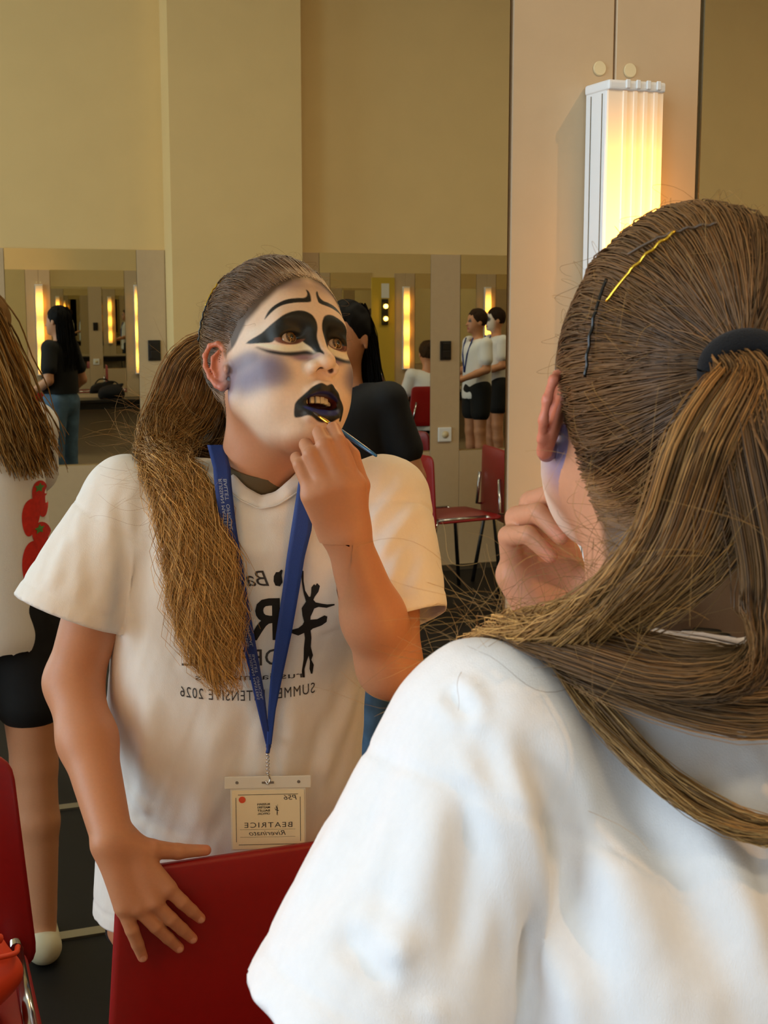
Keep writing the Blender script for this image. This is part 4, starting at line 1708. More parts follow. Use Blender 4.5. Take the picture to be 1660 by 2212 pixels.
LOCKS.insert(0, ([TIE, TIE + back * 0.024, (0.478, -0.630, 1.365), (0.486, -0.640, 1.305), (0.468, -0.645, 1.258), (0.428, -0.622, 1.250), (0.390, -0.575, 1.258), (0.372, -0.520, 1.248)], 0.040, 0.014, 1150))
PL, RL, CL = [], [], []
for g, a, b, n in LOCKS:
    p = pony('lock', g, [0.011, a, a, a, a * 0.8], [0.010, b, b, b, b * 0.6], n, 14, 22, 0.002, None, None, ends=0.1)
    p = clear_shirt(p, 0.0025)
    PL.append(p)
    RL.append(RNG.uniform(0.0003, 0.0006, n))
    CL.append(hair_cols(n, (84, 60, 34), (150, 108, 62), 1.2) if n > 800 else hair_cols(n, (108, 78, 44), (204, 158, 94), 1.1))
strands('loose_locks', np.concatenate(PL), np.concatenate(RL), np.concatenate(CL), M_hair, hair, 0.5)['kind'] = 'stuff'

# fly-away hairs
n, K = 520, 12
PL = []
for i in range(n):
    if i < 200:                                      # about the scalp
        d = unit(RNG.normal(size=3))
        while hair_mask((HCN + d * HRD)[None])[0] < 0.0:
            d = unit(RNG.normal(size=3))
        p0 = h2w(HCN + d * HRD * 1.03)[0]
        out = HR @ (d * HRD / np.linalg.norm(d * HRD))
        v = unit(np.cross(out, RNG.normal(size=3)))
        L = RNG.uniform(0.012, 0.045)
        st = np.linspace(0, 1, K)[:, None]
        c = p0 + v * L * np.sin(st * 2.2) + out * L * 0.28 * np.sin(st * 3.0) + RNG.normal(0, 0.0015, 3) * np.sin(st * 7)
    else:                                            # about neck and shoulder
        j = RNG.integers(3, 8)
        p0 = PONY[j] + RNG.normal(0, 0.018, 3)
        v = unit(RNG.normal(size=3) * np.array([1, 0.7, 0.6]) + np.array([-0.5, 0, 0.1]))
        u = unit(np.cross(v, RNG.normal(size=3)))
        L = RNG.uniform(0.03, 0.10)
        st = np.linspace(0, 1, K)[:, None]
        c = p0 + v * L * st + u * L * RNG.uniform(0.1, 0.35) * np.sin(st * RNG.uniform(2, 5))
    PL.append(c)
strands('flyaway_hairs', np.array(PL), np.full(n, 0.00013), hair_cols(n, (120, 86, 44), (190, 146, 80), 1.0), M_hair, hair, 0.5)['kind'] = 'stuff'

# velvet tie
ga = np.linspace(0, 2 * math.pi, 49)
bx = HR @ unit(np.array([-0.95, 0.05, 0.12]))
e1 = unit(np.cross(bx, [0, 0, 1.0]))
e2 = np.cross(bx, e1)
TP = TIE + bx * 0.006 + e1[None] * (np.cos(ga) * 0.0205)[:, None] + e2[None] * (np.sin(ga) * 0.0165)[:, None]
V, F = tube_arrays(TP, 0.0076, 14)
o = gpart('hair_tie', npmesh('hair_tie', V, np.array(F)), M_velvet)
o['label'] = 'black velvet hair tie'


def pin(name, a, b, m, lab, wig):
    s = np.linspace(0, 1, 26)[:, None]
    d = unit((np.array(a) - HCN) / HRD) * (1 - s) + unit((np.array(b) - HCN) / HRD) * s
    d = unit(d)
    P = HCN + d * HRD * (1.102 + 0.008 * np.sin(s * wig) * (s > 0.35))
    o = tube(name, h2w(P) , 0.00105, m, girl, 8)
    o.location = tuple(-GB)
    o['label'] = lab


pin('hair_pin', (-0.026, 0.056, 0.108), (-0.040, 0.018, 0.136), M_pinbrown, 'brown wavy hair pin', 40)
pin('hair_pin', (-0.040, 0.067, 0.086), (-0.034, 0.036, 0.124), M_gold, 'gold wavy hair pin', 34)
pin('hair_pin', (-0.027, 0.066, 0.095), (-0.052, 0.074, 0.046), M_pinblack, 'black wavy hair pin', 34)

# ------------------------------------------------------------------ prints on the shirt
Q0 = np.array([0.4807, -0.4389, 1.0131])
T_L = -T_R


def chest(u, v, off=0.0009):
    """u along her left, v up, measured on the chest from the centre of the print"""
    o = Q0 + T_L * u + np.array([0, 0, v]) + T_F * 0.25
    h_ = shirt_bvh.ray_cast(Vector(o), Vector(-T_F), 0.6)
    if h_[0] is None:
        return None
    return Vector(h_[0]) + Vector(T_F) * off


SU, SVv = 1 / 1658.0, 1 / 1490.0


def px_chest(off=0.0009):
    # layout drawn on a 560 x 1400 print sheet (sheet units, x grows to her right)
    return lambda a, b: chest((560 - a) * SU, (1400 - b) * SVv, off)


def fit_text(s, xr, xl, ybase, hcap, **kw):
    """text whose first letter starts at sheet x = xr and whose last ends at xl (xr > xl)"""
    V, F = text_arrays(s, align='LEFT', **kw)
    A = np.array(V)
    x0, x1 = A[:, 0].min(), A[:, 0].max()
    y0, y1 = 0.0, max(A[:, 1].max(), 0.5)
    X = xr - (A[:, 0] - x0) / (x1 - x0) * (xr - xl)
    Y = ybase - A[:, 1] / y1 * hcap
    return X, Y, F


def gp(o):
    o.location = tuple(-GB)
    return o


def print_text(s, xr, xl, yb, hc, m, arc=0.0, **kw):
    X, Y, F = fit_text(s, xr, xl, yb, hc, **kw)
    if arc:
        c, w = (xr + xl) / 2, (xr - xl) / 2
        Y = Y - arc * ((X - c) / w) ** 2
    return gp(decal('printed_text', list(zip(X, Y)), F, px_chest(), m, girl, cut=9))


print_text('RMB', 606, 378, 1381, 84, M_ink, bold=0.02)
print_text('OFFICIAL', 612, 392, 1436, 34, M_inkgrey)
print_text('russianmasters', 652, 420, 1466, 12, M_inkgrey)
print_text('SUMMER INTENSIVE 2026', 680, 386, 1510, 22, M_inkgrey, arc=9.0, spacing=1.15)
print_text('Ba', 584, 536, 1272, 30, M_inkgrey, shear=0.35)
BAL = [(925, 195), (940, 205), (940, 270), (950, 330), (975, 370), (985, 368), (990, 345), (992, 310), (1010, 290), (1020, 300), (1030, 285), (1050, 305), (1040, 340), (1015, 370),
       (1005, 390), (1020, 408), (1060, 420), (1100, 430), (1150, 433), (1152, 442), (1095, 452), (1040, 440), (1010, 448), (1000, 470), (985, 500), (984, 520), (1030, 520), (1080, 500),
       (1100, 510), (1095, 545), (1060, 565), (1000, 580), (985, 592), (990, 640), (985, 700), (1000, 760), (988, 790), (1005, 825), (995, 885), (985, 885), (975, 850), (978, 800), (970, 760),
       (955, 800), (940, 850), (942, 905), (925, 905), (922, 860), (935, 780), (938, 700), (945, 640), (940, 605), (900, 620), (850, 600), (852, 580), (900, 570), (930, 550), (940, 530),
       (930, 490), (925, 440), (940, 420), (955, 400), (940, 350), (930, 290), (925, 240)]
V2, F2 = poly_arrays([(360 + a / 3.16, 1180 + b / 3.16) for a, b in BAL])
o = gp(decal('printed_dancer', V2, F2, px_chest(), M_ink, girl, cut=9))
o['label'] = 'black dancer silhouette print'
V2, F2 = poly_arrays([(360 + a / 3.16, 1180 + b / 3.16) for a, b in [(740, 230), (755, 205), (775, 205), (790, 190), (800, 195), (792, 225), (798, 270), (780, 295), (750, 290), (738, 262)]])
gp(decal('printed_mask', V2, F2, px_chest(), M_ink, girl, cut=9))

# ------------------------------------------------------------------ lanyard with name badge
lan = empty('lanyard', tuple(GB))
tag(lan, 'royal blue lanyard with white lettering holding a cream name badge', 'lanyard')


def lpart(o):
    o.location = tuple(-GB)
    return o


def strap(name, rows, off, m):
    """rows (sheet y, x0, x1): ribbon laid on the chest"""
    ys = np.array([r[0] for r in rows], float)
    yy = np.linspace(ys[0], ys[-1], 60)
    x0 = np.interp(yy, ys, [r[1] for r in rows])
    x1 = np.interp(yy, ys, [r[2] for r in rows])
    k = np.ones(5) / 5
    pts = []
    for y, a, b in zip(yy, x0, x1):
        row = []
        for t in np.linspace(0, 1, 5):
            p = px_chest(off)(a + (b - a) * t, y)
            row.append(np.array(p) if p is not None else None)
        pts.append(row)
    for i in range(len(pts) - 1, -1, -1):
        for j in range(5):
            if pts[i][j] is None:
                pts[i][j] = pts[i + 1][j] + np.array([0.0006, -0.0075, 0.0042])
    P = np.array(pts)
    # webbing bridges the small folds: keep it at its locally most forward depth, smoothed
    dpt = P @ T_F
    mx = dpt.max(1)
    mx = np.array([mx[max(0, i - 4):i + 5].max() for i in range(len(mx))])
    mx = np.convolve(np.pad(mx, 4, mode='edge'), np.ones(9) / 9, 'valid')
    P = P + T_F * (mx[:, None] - dpt)[..., None]
    n = len(P)
    fr, bk = P + T_F * 0.0006, P - T_F * 0.0006
    V = np.vstack([fr.reshape(-1, 3), bk.reshape(-1, 3)])
    N5 = n * 5
    F = []
    for i in range(n - 1):
        for j in range(4):
            a = i * 5 + j
            F.append((a, a + 1, a + 6, a + 5))
            F.append((N5 + a, N5 + a + 5, N5 + a + 6, N5 + a + 1))
        for j, s in ((0, 1), (4, 0)):
            a, b = i * 5 + j, (i + 1) * 5 + j
            F.append((a, b, N5 + b, N5 + a) if s else (a, N5 + a, N5 + b, b))
    o = lpart(link(name, npmesh(name, V, np.array(F)), m, lan))
    bv_ = BVHTree.FromPolygons([Vector(v) for v in V], [tuple(f) for f in F])
    return o, bv_


SL, bvL = strap('strap', [(985, 462, 500), (1012, 464, 502), (1080, 472, 508), (1157, 484, 517), (1212, 496, 526), (1307, 510, 541), (1401, 529, 556), (1496, 548, 571), (1560, 562, 577), (1600, 571, 582)], 0.004, M_lan)
SR, bvR = strap('strap', [(1052, 652, 676), (1090, 645, 677), (1160, 632, 676), (1215, 622, 660), (1275, 613, 649), (1370, 597, 630), (1465, 583, 608), (1528, 577, 594), (1600, 573, 584)], 0.006, mat('blue_webbing_face', (22, 62, 148), 0.5, noise=0.06, nscale=600, bump=0.3, bscale=1500))


def on_strap(a, b):
    o = Q0 + T_L * ((560 - a) * SU) + np.array([0, 0, (1400 - b) * SVv]) + T_F * 0.25
    h_ = bvL.ray_cast(Vector(o), Vector(-T_F), 0.6)
    return None if h_[0] is None else Vector(h_[0]) + Vector(T_F) * 0.0003


lx_ = lambda y: np.interp(y, [1012, 1080, 1157, 1212, 1307, 1401, 1496, 1560], [482, 490, 500.5, 511, 525.5, 542.5, 559.5, 569.5])
for k, y0 in enumerate((1066, 1180, 1296, 1408)):
    for s_, ln_, dx in (('RUSSIAN MASTERS', 96, -5.5), ('BALLET  OFFICIAL', 96, 4.5)):
        V, F = text_arrays(s_, align='LEFT')
        A = np.array(V)
        al = y0 + A[:, 0] / A[:, 0].max() * ln_
        w = 0.75 + 0.25 * (1 - k / 3)
        ac = lx_(al) + (dx + 4.0) * w - A[:, 1] / 0.72 * 7.5 * w
        lpart(decal('strap_text', list(zip(ac, al)), F, on_strap, M_lantext, lan, cut=14))

# metal clip and holder
BC = np.array([0.4935, -0.4500, 0.7745])                  # card centre
tip0 = np.array(px_chest(0.006)(578, 1596))
hook = BC + np.array([0, 0, 0.060]) + T_F * 0.001
o = tube('strap_loop', spline([tip0 + np.array([0, 0, 0.006]), tip0 * 0.6 + hook * 0.4 + np.array([0, 0, 0.010]), hook + np.array([0, 0, 0.032])], 12), [0.0036] * 6 + [0.0028] * 6, M_lan, lan)
lpart(o)
hel = []
for i in range(90):
    t = i / 89
    a = t * 2 * math.pi * 6
    hel.append(hook + np.array([0, 0, 0.030 * (1 - t) + 0.002]) + (T_R * math.cos(a) + T_F * math.sin(a)) * 0.0019)
lpart(tube('clip_spring', hel, 0.0009, M_chrome, lan, 6))
hk = [hook + np.array([0, 0, 0.004]), hook + T_R * 0.003 + np.array([0, 0, -0.004]), hook + T_F * 0.002 + np.array([0, 0, -0.010]), hook - T_R * 0.003 + np.array([0, 0, -0.006])]
lpart(tube('clip_hook', spline(hk, 16), 0.0011, M_chrome, lan, 8))

badge_m = Matrix(((T_L[0], 0, T_F[0], BC[0]), (T_L[1], 0, T_F[1], BC[1]), (0, 1, 0, BC[2]), (0, 0, 0, 1)))   # u = her left, v = up, w = out


def bp(name, u0, u1, v0, v1, w0, w1, m, bev=0.0, parent=None):
    bm = box_bm(u0, u1, v0, v1, w0, w1, bev)
    bm.transform(badge_m)
    bmesh.ops.recalc_face_normals(bm, faces=bm.faces[:])
    return lpart(link(name, bm_mesh(name, bm), m, lan, False))


bp('holder_bar', -0.0575, 0.0575, 0.0435, 0.0600, -0.0012, 0.0012, M_clear, 0.0008)
bp('holder_sleeve', -0.0500, 0.0500, -0.0430, 0.0440, -0.0012, -0.0004, M_clear)
bp('badge_card', -0.0480, 0.0480, -0.0410, 0.0405, -0.0004, 0.0006, M_card)
for u in (-0.041, 0.041):
    bmq = bmesh.new()
    bmesh.ops.create_cone(bmq, cap_ends=True, segments=16, radius1=0.0022, radius2=0.0022, depth=0.003, matrix=Matrix.Translation((u, 0.052, 0)))
    bmq.transform(badge_m)
    lpart(link('rivet', bm_mesh('rivet', bmq), M_alu, lan, False))
bp('clip_slot', -0.008, 0.008, 0.0500, 0.0530, 0.0012, 0.0016, M_alu)


def on_card(a, b):
    return badge_m @ Vector((a, b, 0.0009))


def card_text(s, u0, u1, v, h, m=M_inkgrey, **kw):
    V, F = text_arrays(s, align='LEFT', **kw)
    A = np.array(V)
    X = u0 + (A[:, 0] - A[:, 0].min()) / (A[:, 0].max() - A[:, 0].min()) * (u1 - u0)
    Y = v + A[:, 1] / 0.73 * h
    lpart(decal('card_text', list(zip(X, Y)), F, on_card, m, lan))


card_text('P56', -0.038, -0.021, 0.0270, 0.0070, shear=0.2)
for i, s_ in enumerate(('RUSSIAN', 'MASTERS', 'BALLET', 'OFFICIAL')):
    card_text(s_, -0.0022, 0.0145, 0.0200 - i * 0.0044, 0.0030, M_ink if i < 3 else M_inkgrey, bold=0.02)
card_text('BEATRICE', -0.0320, 0.0320, -0.0110, 0.0075, spacing=1.2)
card_text('Riverinato', -0.0230, 0.0260, -0.0220, 0.0070, shear=0.3)
V2, F2 = poly_arrays([(-0.0115 + (a - 985) * 0.000022, 0.0130 - (b - 560) * 0.000022) for a, b in BAL])
lpart(decal('card_dancer', V2, F2, on_card, M_ink, lan))
V2 = [(0.0345 + 0.0046 * math.cos(a), 0.0280 + 0.0046 * math.sin(a)) for a in np.linspace(0, 2 * math.pi, 24, endpoint=False)]
V2, F2 = poly_arrays(V2)
lpart(decal('card_dot', V2, F2, on_card, M_redink, lan))
for u0, u1, v0, v1 in ((-0.040, 0.040, 0.0345, 0.0352), (-0.040, 0.040, -0.0352, -0.0345), (-0.0432, -0.0425, -0.031, 0.031), (0.0425, 0.0432, -0.031, 0.031),
                       (-0.036, 0.038, -0.0140, -0.0137), (-0.036, 0.038, -0.0245, -0.0242)):
    V2, F2 = poly_arrays([(u0, v0), (u1, v0), (u1, v1), (u0, v1)])
    lpart(decal('card_rule', V2, F2, on_card, M_inkgrey, lan))

# ------------------------------------------------------------------ make-up brush
BT = h2w((0.1035, 0.0180, -0.0770))[0]
BE = np.array([0.5675, -0.2350, 1.2815])
bd = (BE - BT) / np.linalg.norm(BE - BT)
br = empty('makeup_brush', tuple(BT))
tag(br, 'fine make-up brush with blue handle and brass ferrule held at the lips', 'brush')


def bpart(name, s0, s1, rad, m):
    n = len(rad)
    tube(name, [tuple(bd * (s0 + (s1 - s0) * i / (n - 1))) for i in range(n)], rad, m, br, 12)


LB = float(np.linalg.norm(BE - BT))
bpart('bristles', 0.0, 0.011, [0.0004, 0.0014, 0.0018, 0.0017], M_bristle)
bpart('ferrule', 0.010, 0.030, [0.0017, 0.0018, 0.0021, 0.0023, 0.0024], M_brass)
bpart('handle', 0.030, LB, [0.0024, 0.0029, 0.0031, 0.0030, 0.0028, 0.0025, 0.0021, 0.0016], M_bluepaint)


# ------------------------------------------------------------------ bags and small things
def blob(fn, lo, hi, h, sm=1):
    f = Field()
    fn(f)
    V, F = f.mesh(lo, hi, h, sm)
    return V, F


ob_ = empty('orange_bag', (0.075, -0.71, 0.440))
tag(ob_, 'bright orange nylon bag on the chair at the lower left edge', 'bag')


def fbag(f):
    f.ell((0, 0, 0.055), (0.115, 0.085, 0.055), k=0.02)
    f.ell((0.0, 0.0, 0.085), (0.10, 0.072, 0.055), k=0.03)


V, F = blob(fbag, (-0.14, -0.11, -0.002), (0.14, 0.11, 0.16), 0.005)
nb_ = Noise3(5)
V = V + vnormals(V, F) * (0.003 * nb_(V, (40, 40, 60)))[:, None]
link('pouch', npmesh('pouch', V, F), M_orange, ob_)
tube('piping', spline([(-0.095, 0.045, 0.10), (0, 0.070, 0.112), (0.095, 0.045, 0.10), (0.112, 0.0, 0.09)], 24), 0.004, M_orange, ob_)
tube('strap', spline([(-0.09, 0.03, 0.12), (-0.05, 0.06, 0.14), (0.03, 0.06, 0.145), (0.085, 0.03, 0.12)], 24), 0.007, M_orange, ob_)

bb = empty('black_bag', (2.2, -0.23, 0.655))
tag(bb, 'small black bag standing on the far dressing table', 'bag')


def fbag2(f):
    f.ell((0, 0, 0.06), (0.115, 0.07, 0.062), k=0.02)
    f.cone((-0.09, 0, 0.03), (0.09, 0, 0.03), 0.032, 0.032, k=0.02)
    f.cone((0.03, 0, 0.10), (0.10, 0.0, 0.125), 0.022, 0.012, k=0.03)


V, F = blob(fbag2, (-0.15, -0.10, -0.004), (0.15, 0.10, 0.16), 0.006)
V[:, 2] = np.maximum(V[:, 2], 0.0)
link('pouch', npmesh('pouch', V, F), M_blackcloth, bb)
tube('handle', spline([(-0.07, 0, 0.11), (-0.03, 0, 0.15), (0.03, 0, 0.15), (0.07, 0, 0.12)], 20), 0.006, M_blackcloth, bb)

bt = empty('pink_bottle', (4.78, -0.30, 0.655))
tag(bt, 'slim pink bottle standing on the table beside the seated person', 'bottle')
tube('bottle_body', [(0, 0, 0), (0, 0, 0.004), (0, 0, 0.13), (0, 0, 0.15), (0, 0, 0.16)], [0.026, 0.028, 0.028, 0.018, 0.012], M_pink, bt, 18)
tube('bottle_cap', [(0, 0, 0.16), (0, 0, 0.185)], [0.014, 0.013], M_white, bt, 14)
for i, (x, y, w, d, h, lab) in enumerate(((5.28, -0.24, 0.20, 0.12, 0.07, 'cream box on the table right of the seated person'), (5.82, -0.26, 0.26, 0.16, 0.10, 'cream wash bag on the table in front of the two boys'))):
    t = empty('cream_box', (x, y, 0.655))
    tag(t, lab, 'box' if i == 0 else 'bag')
    box('box_body', -w / 2, w / 2, -d / 2, d / 2, 0, h, M_clog, t, bev=0.012 if i == 0 else 0.035, seg=3)
    box('box_lid', -w / 2 + 0.01, w / 2 - 0.01, -d / 2 + 0.01, d / 2 - 0.01, h - 0.001, h + 0.006, M_card, t, bev=0.003)

# added unseen ceiling spotlight, put in for warm light from the right
SPX, SPT = Vector((1.95, -1.95, HC - 0.16)), Vector((0.62, -0.05, 1.15))
sp = empty('added_spotlight', (SPX.x, SPX.y, HC))
tag(sp, 'added black spotlight above the frame, warming the mirror wall', 'spotlight')
tube('mount', [(0, 0, -0.03), (0, 0, 0)], [0.04, 0.045], M_black, sp, 20)
tube('stem', [(0, 0, -0.10), (0, 0, -0.02)], 0.008, M_black, sp, 10)
dv = (SPT - SPX).normalized()
c0 = Vector((0, 0, -0.14))
tube('can', [tuple(c0 - dv * 0.07), tuple(c0 - dv * 0.06), tuple(c0 + dv * 0.015)], [0.02, 0.042, 0.046], M_black, sp, 24)
ld = bpy.data.lights.new('added_spot_beam', 'SPOT')
ld.energy = 72
ld.color = (1.0, 0.56, 0.22)
ld.spot_size = R(58)
ld.spot_blend = 0.7
ld.shadow_soft_size = 0.035
lo_ = bpy.data.objects.new('added_spot_beam', ld)
COL.objects.link(lo_)
lo_.location = SPX + Vector((0, 0, 0.02)) + dv * 0.03
lo_.rotation_euler = dv.to_track_quat('-Z', 'Y').to_euler()


# ------------------------------------------------------------------ the other people of the room
def person(label, loc, rz, H=1.64, shirt_m=None, legs='shorts', legs_m=None, hair_c=((20, 16, 14), (44, 34, 26)), hair_k='long', seated=False, arms=None,
           shoe_m=None, skin=(206, 146, 108), lanyard=False, mask=False, group=None, res=0.0105, hshift=0.0):
    """a figure facing +y, feet on z = 0"""
    k = H / 1.66
    root = empty('person', loc, rz)
    tag(root, label, 'person', group)
    v = lambda x, y, z: np.array([x * k, y * k, z * k])
    dz = -0.46 if seated else 0.0
    J = dict(hipc=v(0, 0, 0.93 + dz), chest=v(0, 0.0, 1.24 + dz), neck=v(0, -0.01, 1.39 + dz), head=v(0, 0.012, 1.545 + dz))
    for s, nm in ((-1, 'l'), (1, 'r')):
        J[nm + 'sh'] = v(s * 0.165, -0.01, 1.335 + dz)
        J[nm + 'el'] = v(s * 0.215, -0.02, 1.075 + dz)
        J[nm + 'wr'] = v(s * 0.22, 0.05, 0.855 + dz)
        J[nm + 'hp'] = v(s * 0.09, 0.0, 0.90 + dz)
        if seated:
            J[nm + 'kn'] = v(s * 0.10, 0.40, 0.47)
            J[nm + 'an'] = v(s * 0.10, 0.36, 0.085)
        else:
            J[nm + 'kn'] = v(s * 0.10, 0.01, 0.49)
            J[nm + 'an'] = v(s * 0.105, -0.02, 0.085)
    for a, b in (arms or {}).items():
        J[a] = v(*b) + np.array([0, 0, dz * k])
    f = Field()
    hd = J['head']
    f.ell(hd + v(0, -0.012, 0.020), v(0.077, 0.096, 0.095), k=0.02)
    f.ell(hd + v(0, 0.030, -0.045), v(0.058, 0.058, 0.072), k=0.03)
    f.cone(hd + v(0, 0.078, 0.0), hd + v(0, 0.106, -0.035), 0.008 * k, 0.011 * k, k=0.012)
    f.ell(hd + v(0, 0.075, -0.095), v(0.022, 0.018, 0.016), k=0.02)
    f.ell(hd + v(0, 0.086, -0.066), v(0.022, 0.010, 0.009), k=0.008)
    for s in (-1, 1):
        f.ell(hd + v(s * 0.030, 0.093, 0.006), v(0.016, 0.012, 0.010), k=0.01, op='s')
        f.ell(hd + v(s * 0.080, -0.008, -0.015), v(0.007, 0.017, 0.029), k=0.006)
    f.cone(J['neck'] - v(0, 0, 0.03), hd + v(0, -0.018, -0.05), 0.052 * k, 0.048 * k, k=0.03)
    f.cone(J['hipc'], J['chest'], 0.115 * k, 0.115 * k, k=0.03)
    for s, nm in ((-1, 'l'), (1, 'r')):
        f.cone(J['chest'] + v(s * 0.05, 0, 0.06), J[nm + 'sh'], 0.07 * k, 0.05 * k, k=0.04)
        el, wr = J[nm + 'el'], J[nm + 'wr']
        f.chain([J[nm + 'sh'], el, 0.6 * el + 0.4 * wr, wr], [0.048 * k, 0.039 * k, 0.037 * k, 0.026 * k], k=0.012)
        d = (wr - el) / np.linalg.norm(wr - el)
        sd = np.cross(d, [0, 0, 1.0]) if abs(d[2]) < 0.8 else np.cross(d, [s * 1.0, 0, 0])
        sd /= np.linalg.norm(sd)
        pl = wr + d * 0.075 * k
        f.cone(wr, pl, 0.028 * k, 0.034 * k, k=0.012)
        for q in range(4):
            b0 = pl + sd * (q - 1.5) * 0.017 * k
            L = (0.062, 0.072, 0.068, 0.052)[q] * k
            b1 = b0 + d * L * 0.55
            f.chain([b0, b1, b1 + (d * 0.8 + np.cross(sd, d) * 0.5) * L * 0.5], [0.0105 * k, 0.0095 * k, 0.0080 * k], k=0.003)
        f.chain([wr + d * 0.02, wr + d * 0.05 + sd * 0.040 * k, wr + d * 0.085 + sd * 0.050 * k], [0.016, 0.0115, 0.009], k=0.006)
        hp, kn, an = J[nm + 'hp'], J[nm + 'kn'], J[nm + 'an']
        f.chain([hp, kn, 0.65 * kn + 0.35 * an, an], [0.088 * k, 0.056 * k, 0.054 * k, 0.035 * k], k=0.015)
        f.chain([an - v(0, 0.02, 0.04), an + v(0, 0.14, -0.055)], [0.034 * k, 0.026 * k], k=0.015)
    allp = np.array(list(J.values()))
    lo = allp.min(0) - 0.16
    hi = allp.max(0) + 0.18
    lo[2] = 0.0
    V, F = f.mesh(lo, hi, res, 1)
    C = np.tile(np.array(lin(skin)), (len(V), 1))
    q = (V - hd) / k

    def dab(c, r, rgb, a=1.0):
        e = np.sqrt((((q - np.array(c)) / np.array(r)) ** 2).sum(1))
        w = (np.clip(1.4 - e, 0, 0.4) / 0.4 * a)[:, None]
        C[:] = C * (1 - w) + np.array(lin(rgb)) * w
    if mask:
        dab((0, 0.08, -0.02), (0.075, 0.07, 0.10), (236, 224, 212), 0.9)
    for s in (-1, 1):
        dab((s * 0.030, 0.088, 0.004), (0.020, 0.02, 0.010) if not mask else (0.026, 0.03, 0.018), (24, 18, 16))
        dab((s * 0.032, 0.090, 0.028), (0.020, 0.02, 0.005), (40, 28, 20))
    dab((0, 0.094, -0.066), (0.022, 0.02, 0.009), (168, 84, 74))
    link('body', npmesh('body', V, F, C), M_skin, root)
    # shirt
    g = Field()
    g.cone(J['hipc'] + v(0, 0, -0.08 if legs != 'jeans' else 0.02), J['chest'], 0.140 * k, 0.130 * k, k=0.03)
    for s, nm in ((-1, 'l'), (1, 'r')):
        g.cone(J['hipc'] + v(s * 0.06, 0, -0.08 if legs != 'jeans' else 0.02), J['chest'] + v(s * 0.055, 0, 0.04), 0.105 * k, 0.095 * k, k=0.04)
        g.cone(J['chest'] + v(s * 0.06, 0, 0.06), J[nm + 'sh'], 0.080 * k, 0.064 * k, k=0.04)
        e = J[nm + 'sh'] + (J[nm + 'el'] - J[nm + 'sh']) * 0.62
        g.cone(J[nm + 'sh'], e, 0.064 * k, 0.066 * k, k=0.012)
    zc = J['neck'][2] - 0.005 * k
    g.add(lambda x, y, z: np.maximum(np.sqrt((x - J['neck'][0]) ** 2 + (y - J['neck'][1] - 0.01) ** 2) - 0.062 * k, zc - 0.05 - z), J['neck'] - 0.12, J['neck'] + 0.15, 0.004, 's')
    zl = J['hipc'][2] + (-0.13 if legs != 'jeans' else 0.03) * k
    V, F = g.mesh(np.array([lo[0], lo[1], zl]), hi, res, 1)
    N = vnormals(V, F)
    nz = Noise3(int(H * 1000) % 97)
    V = V + N * (0.004 * nz(V, (22, 22, 7)))[:, None]
    sh = link('t_shirt', npmesh('t_shirt', V, F), shirt_m or M_shirt, root)
    sbv = BVHTree.FromPolygons([Vector(p) for p in V], [tuple(map(int, p)) for p in F])
    # trousers or shorts
    g = Field()
    g.cone(J['hipc'] + v(0, 0, 0.05), J['hipc'] - v(0, 0, 0.03), 0.125 * k, 0.135 * k, k=0.03)
    frac = 0.55 if legs == 'shorts' else 1.0
    for nm in 'lr':
        hp, kn, an = J[nm + 'hp'], J[nm + 'kn'], J[nm + 'an']
        if frac < 1:
            g.cone(hp, hp + (kn - hp) * frac, 0.106 * k, 0.094 * k, k=0.02)
        else:
            g.chain([hp, kn, an + (kn - an) * 0.06], [0.104 * k, 0.074 * k, 0.058 * k], k=0.02)
    V, F = g.mesh(lo, hi, res, 1)
    link('jeans' if legs == 'jeans' else 'shorts' if legs == 'shorts' else 'trousers', npmesh('legs', V, F), legs_m or M_blackcloth, root)
    for nm in 'lr':
        an = J[nm + 'an']
        g = Field()
        g.cone(an + v(0, -0.03, -0.045), an + v(0, 0.15, -0.055), 0.044 * k, 0.040 * k, k=0.01)
        V, F = g.mesh(an + np.array([-0.08, -0.12, -0.12]), an + np.array([0.08, 0.24, 0.0]), 0.006, 1)
        V[:, 2] = np.maximum(V[:, 2], 0.0)
        link('shoe', npmesh('shoe', V, F), shoe_m or M_black, root)
    # hair
    cap = Field()
    cap.ell(hd + v(0, -0.020, 0.030), v(0.086, 0.100, 0.098), k=0.01)
    cap.ell(hd + v(0, 0.085, -0.040), v(0.090, 0.075, 0.095), k=0.02, op='s')
    cap.ell(hd + v(0, 0.0, -0.13), v(0.12, 0.14, 0.085), k=0.02, op='s')
    hair_o = empty('hair')
    hair_o.parent = root
    V, F = cap.mesh(hd - 0.16, hd + 0.17, 0.005, 1)
    nn_ = vnormals(V, F)
    V = V + nn_ * (0.002 * Noise3(8)(V, (160, 60, 60)))[:, None]
    hc0 = np.array(lin(hair_c[0]))
    hc1 = np.array(lin(hair_c[1]))
    link('hair_cap', npmesh('hair_cap', V, F, np.tile(hc0 * 0.6 + hc1 * 0.4, (len(V), 1))), M_hair2, hair_o)
    n = 700
    K = 14
    if hair_k in ('long', 'pony', 'curly'):
        a = RNG.uniform(0.15, math.pi - 0.15, n) * -1
        rr = RNG.uniform(0.75, 1.03, n)
        top = hd + v(0, -0.02, 0.03)
        L = {'long': 0.42, 'pony': 0.34, 'curly': 0.40}[hair_k] * k
        s = np.linspace(0, 1, K)
        if hair_k == 'pony':
            a = np.full(n, -math.pi / 2) + RNG.normal(0, 0.25, n)
            rr = rr * 0 + 1.0
        x0 = np.cos(a) * 0.082 * k * rr
        y0 = np.sin(a) * 0.098 * k * rr
        P = np.zeros((n, K, 3))
        fl = RNG.normal(0, 0.018, (n, 2))
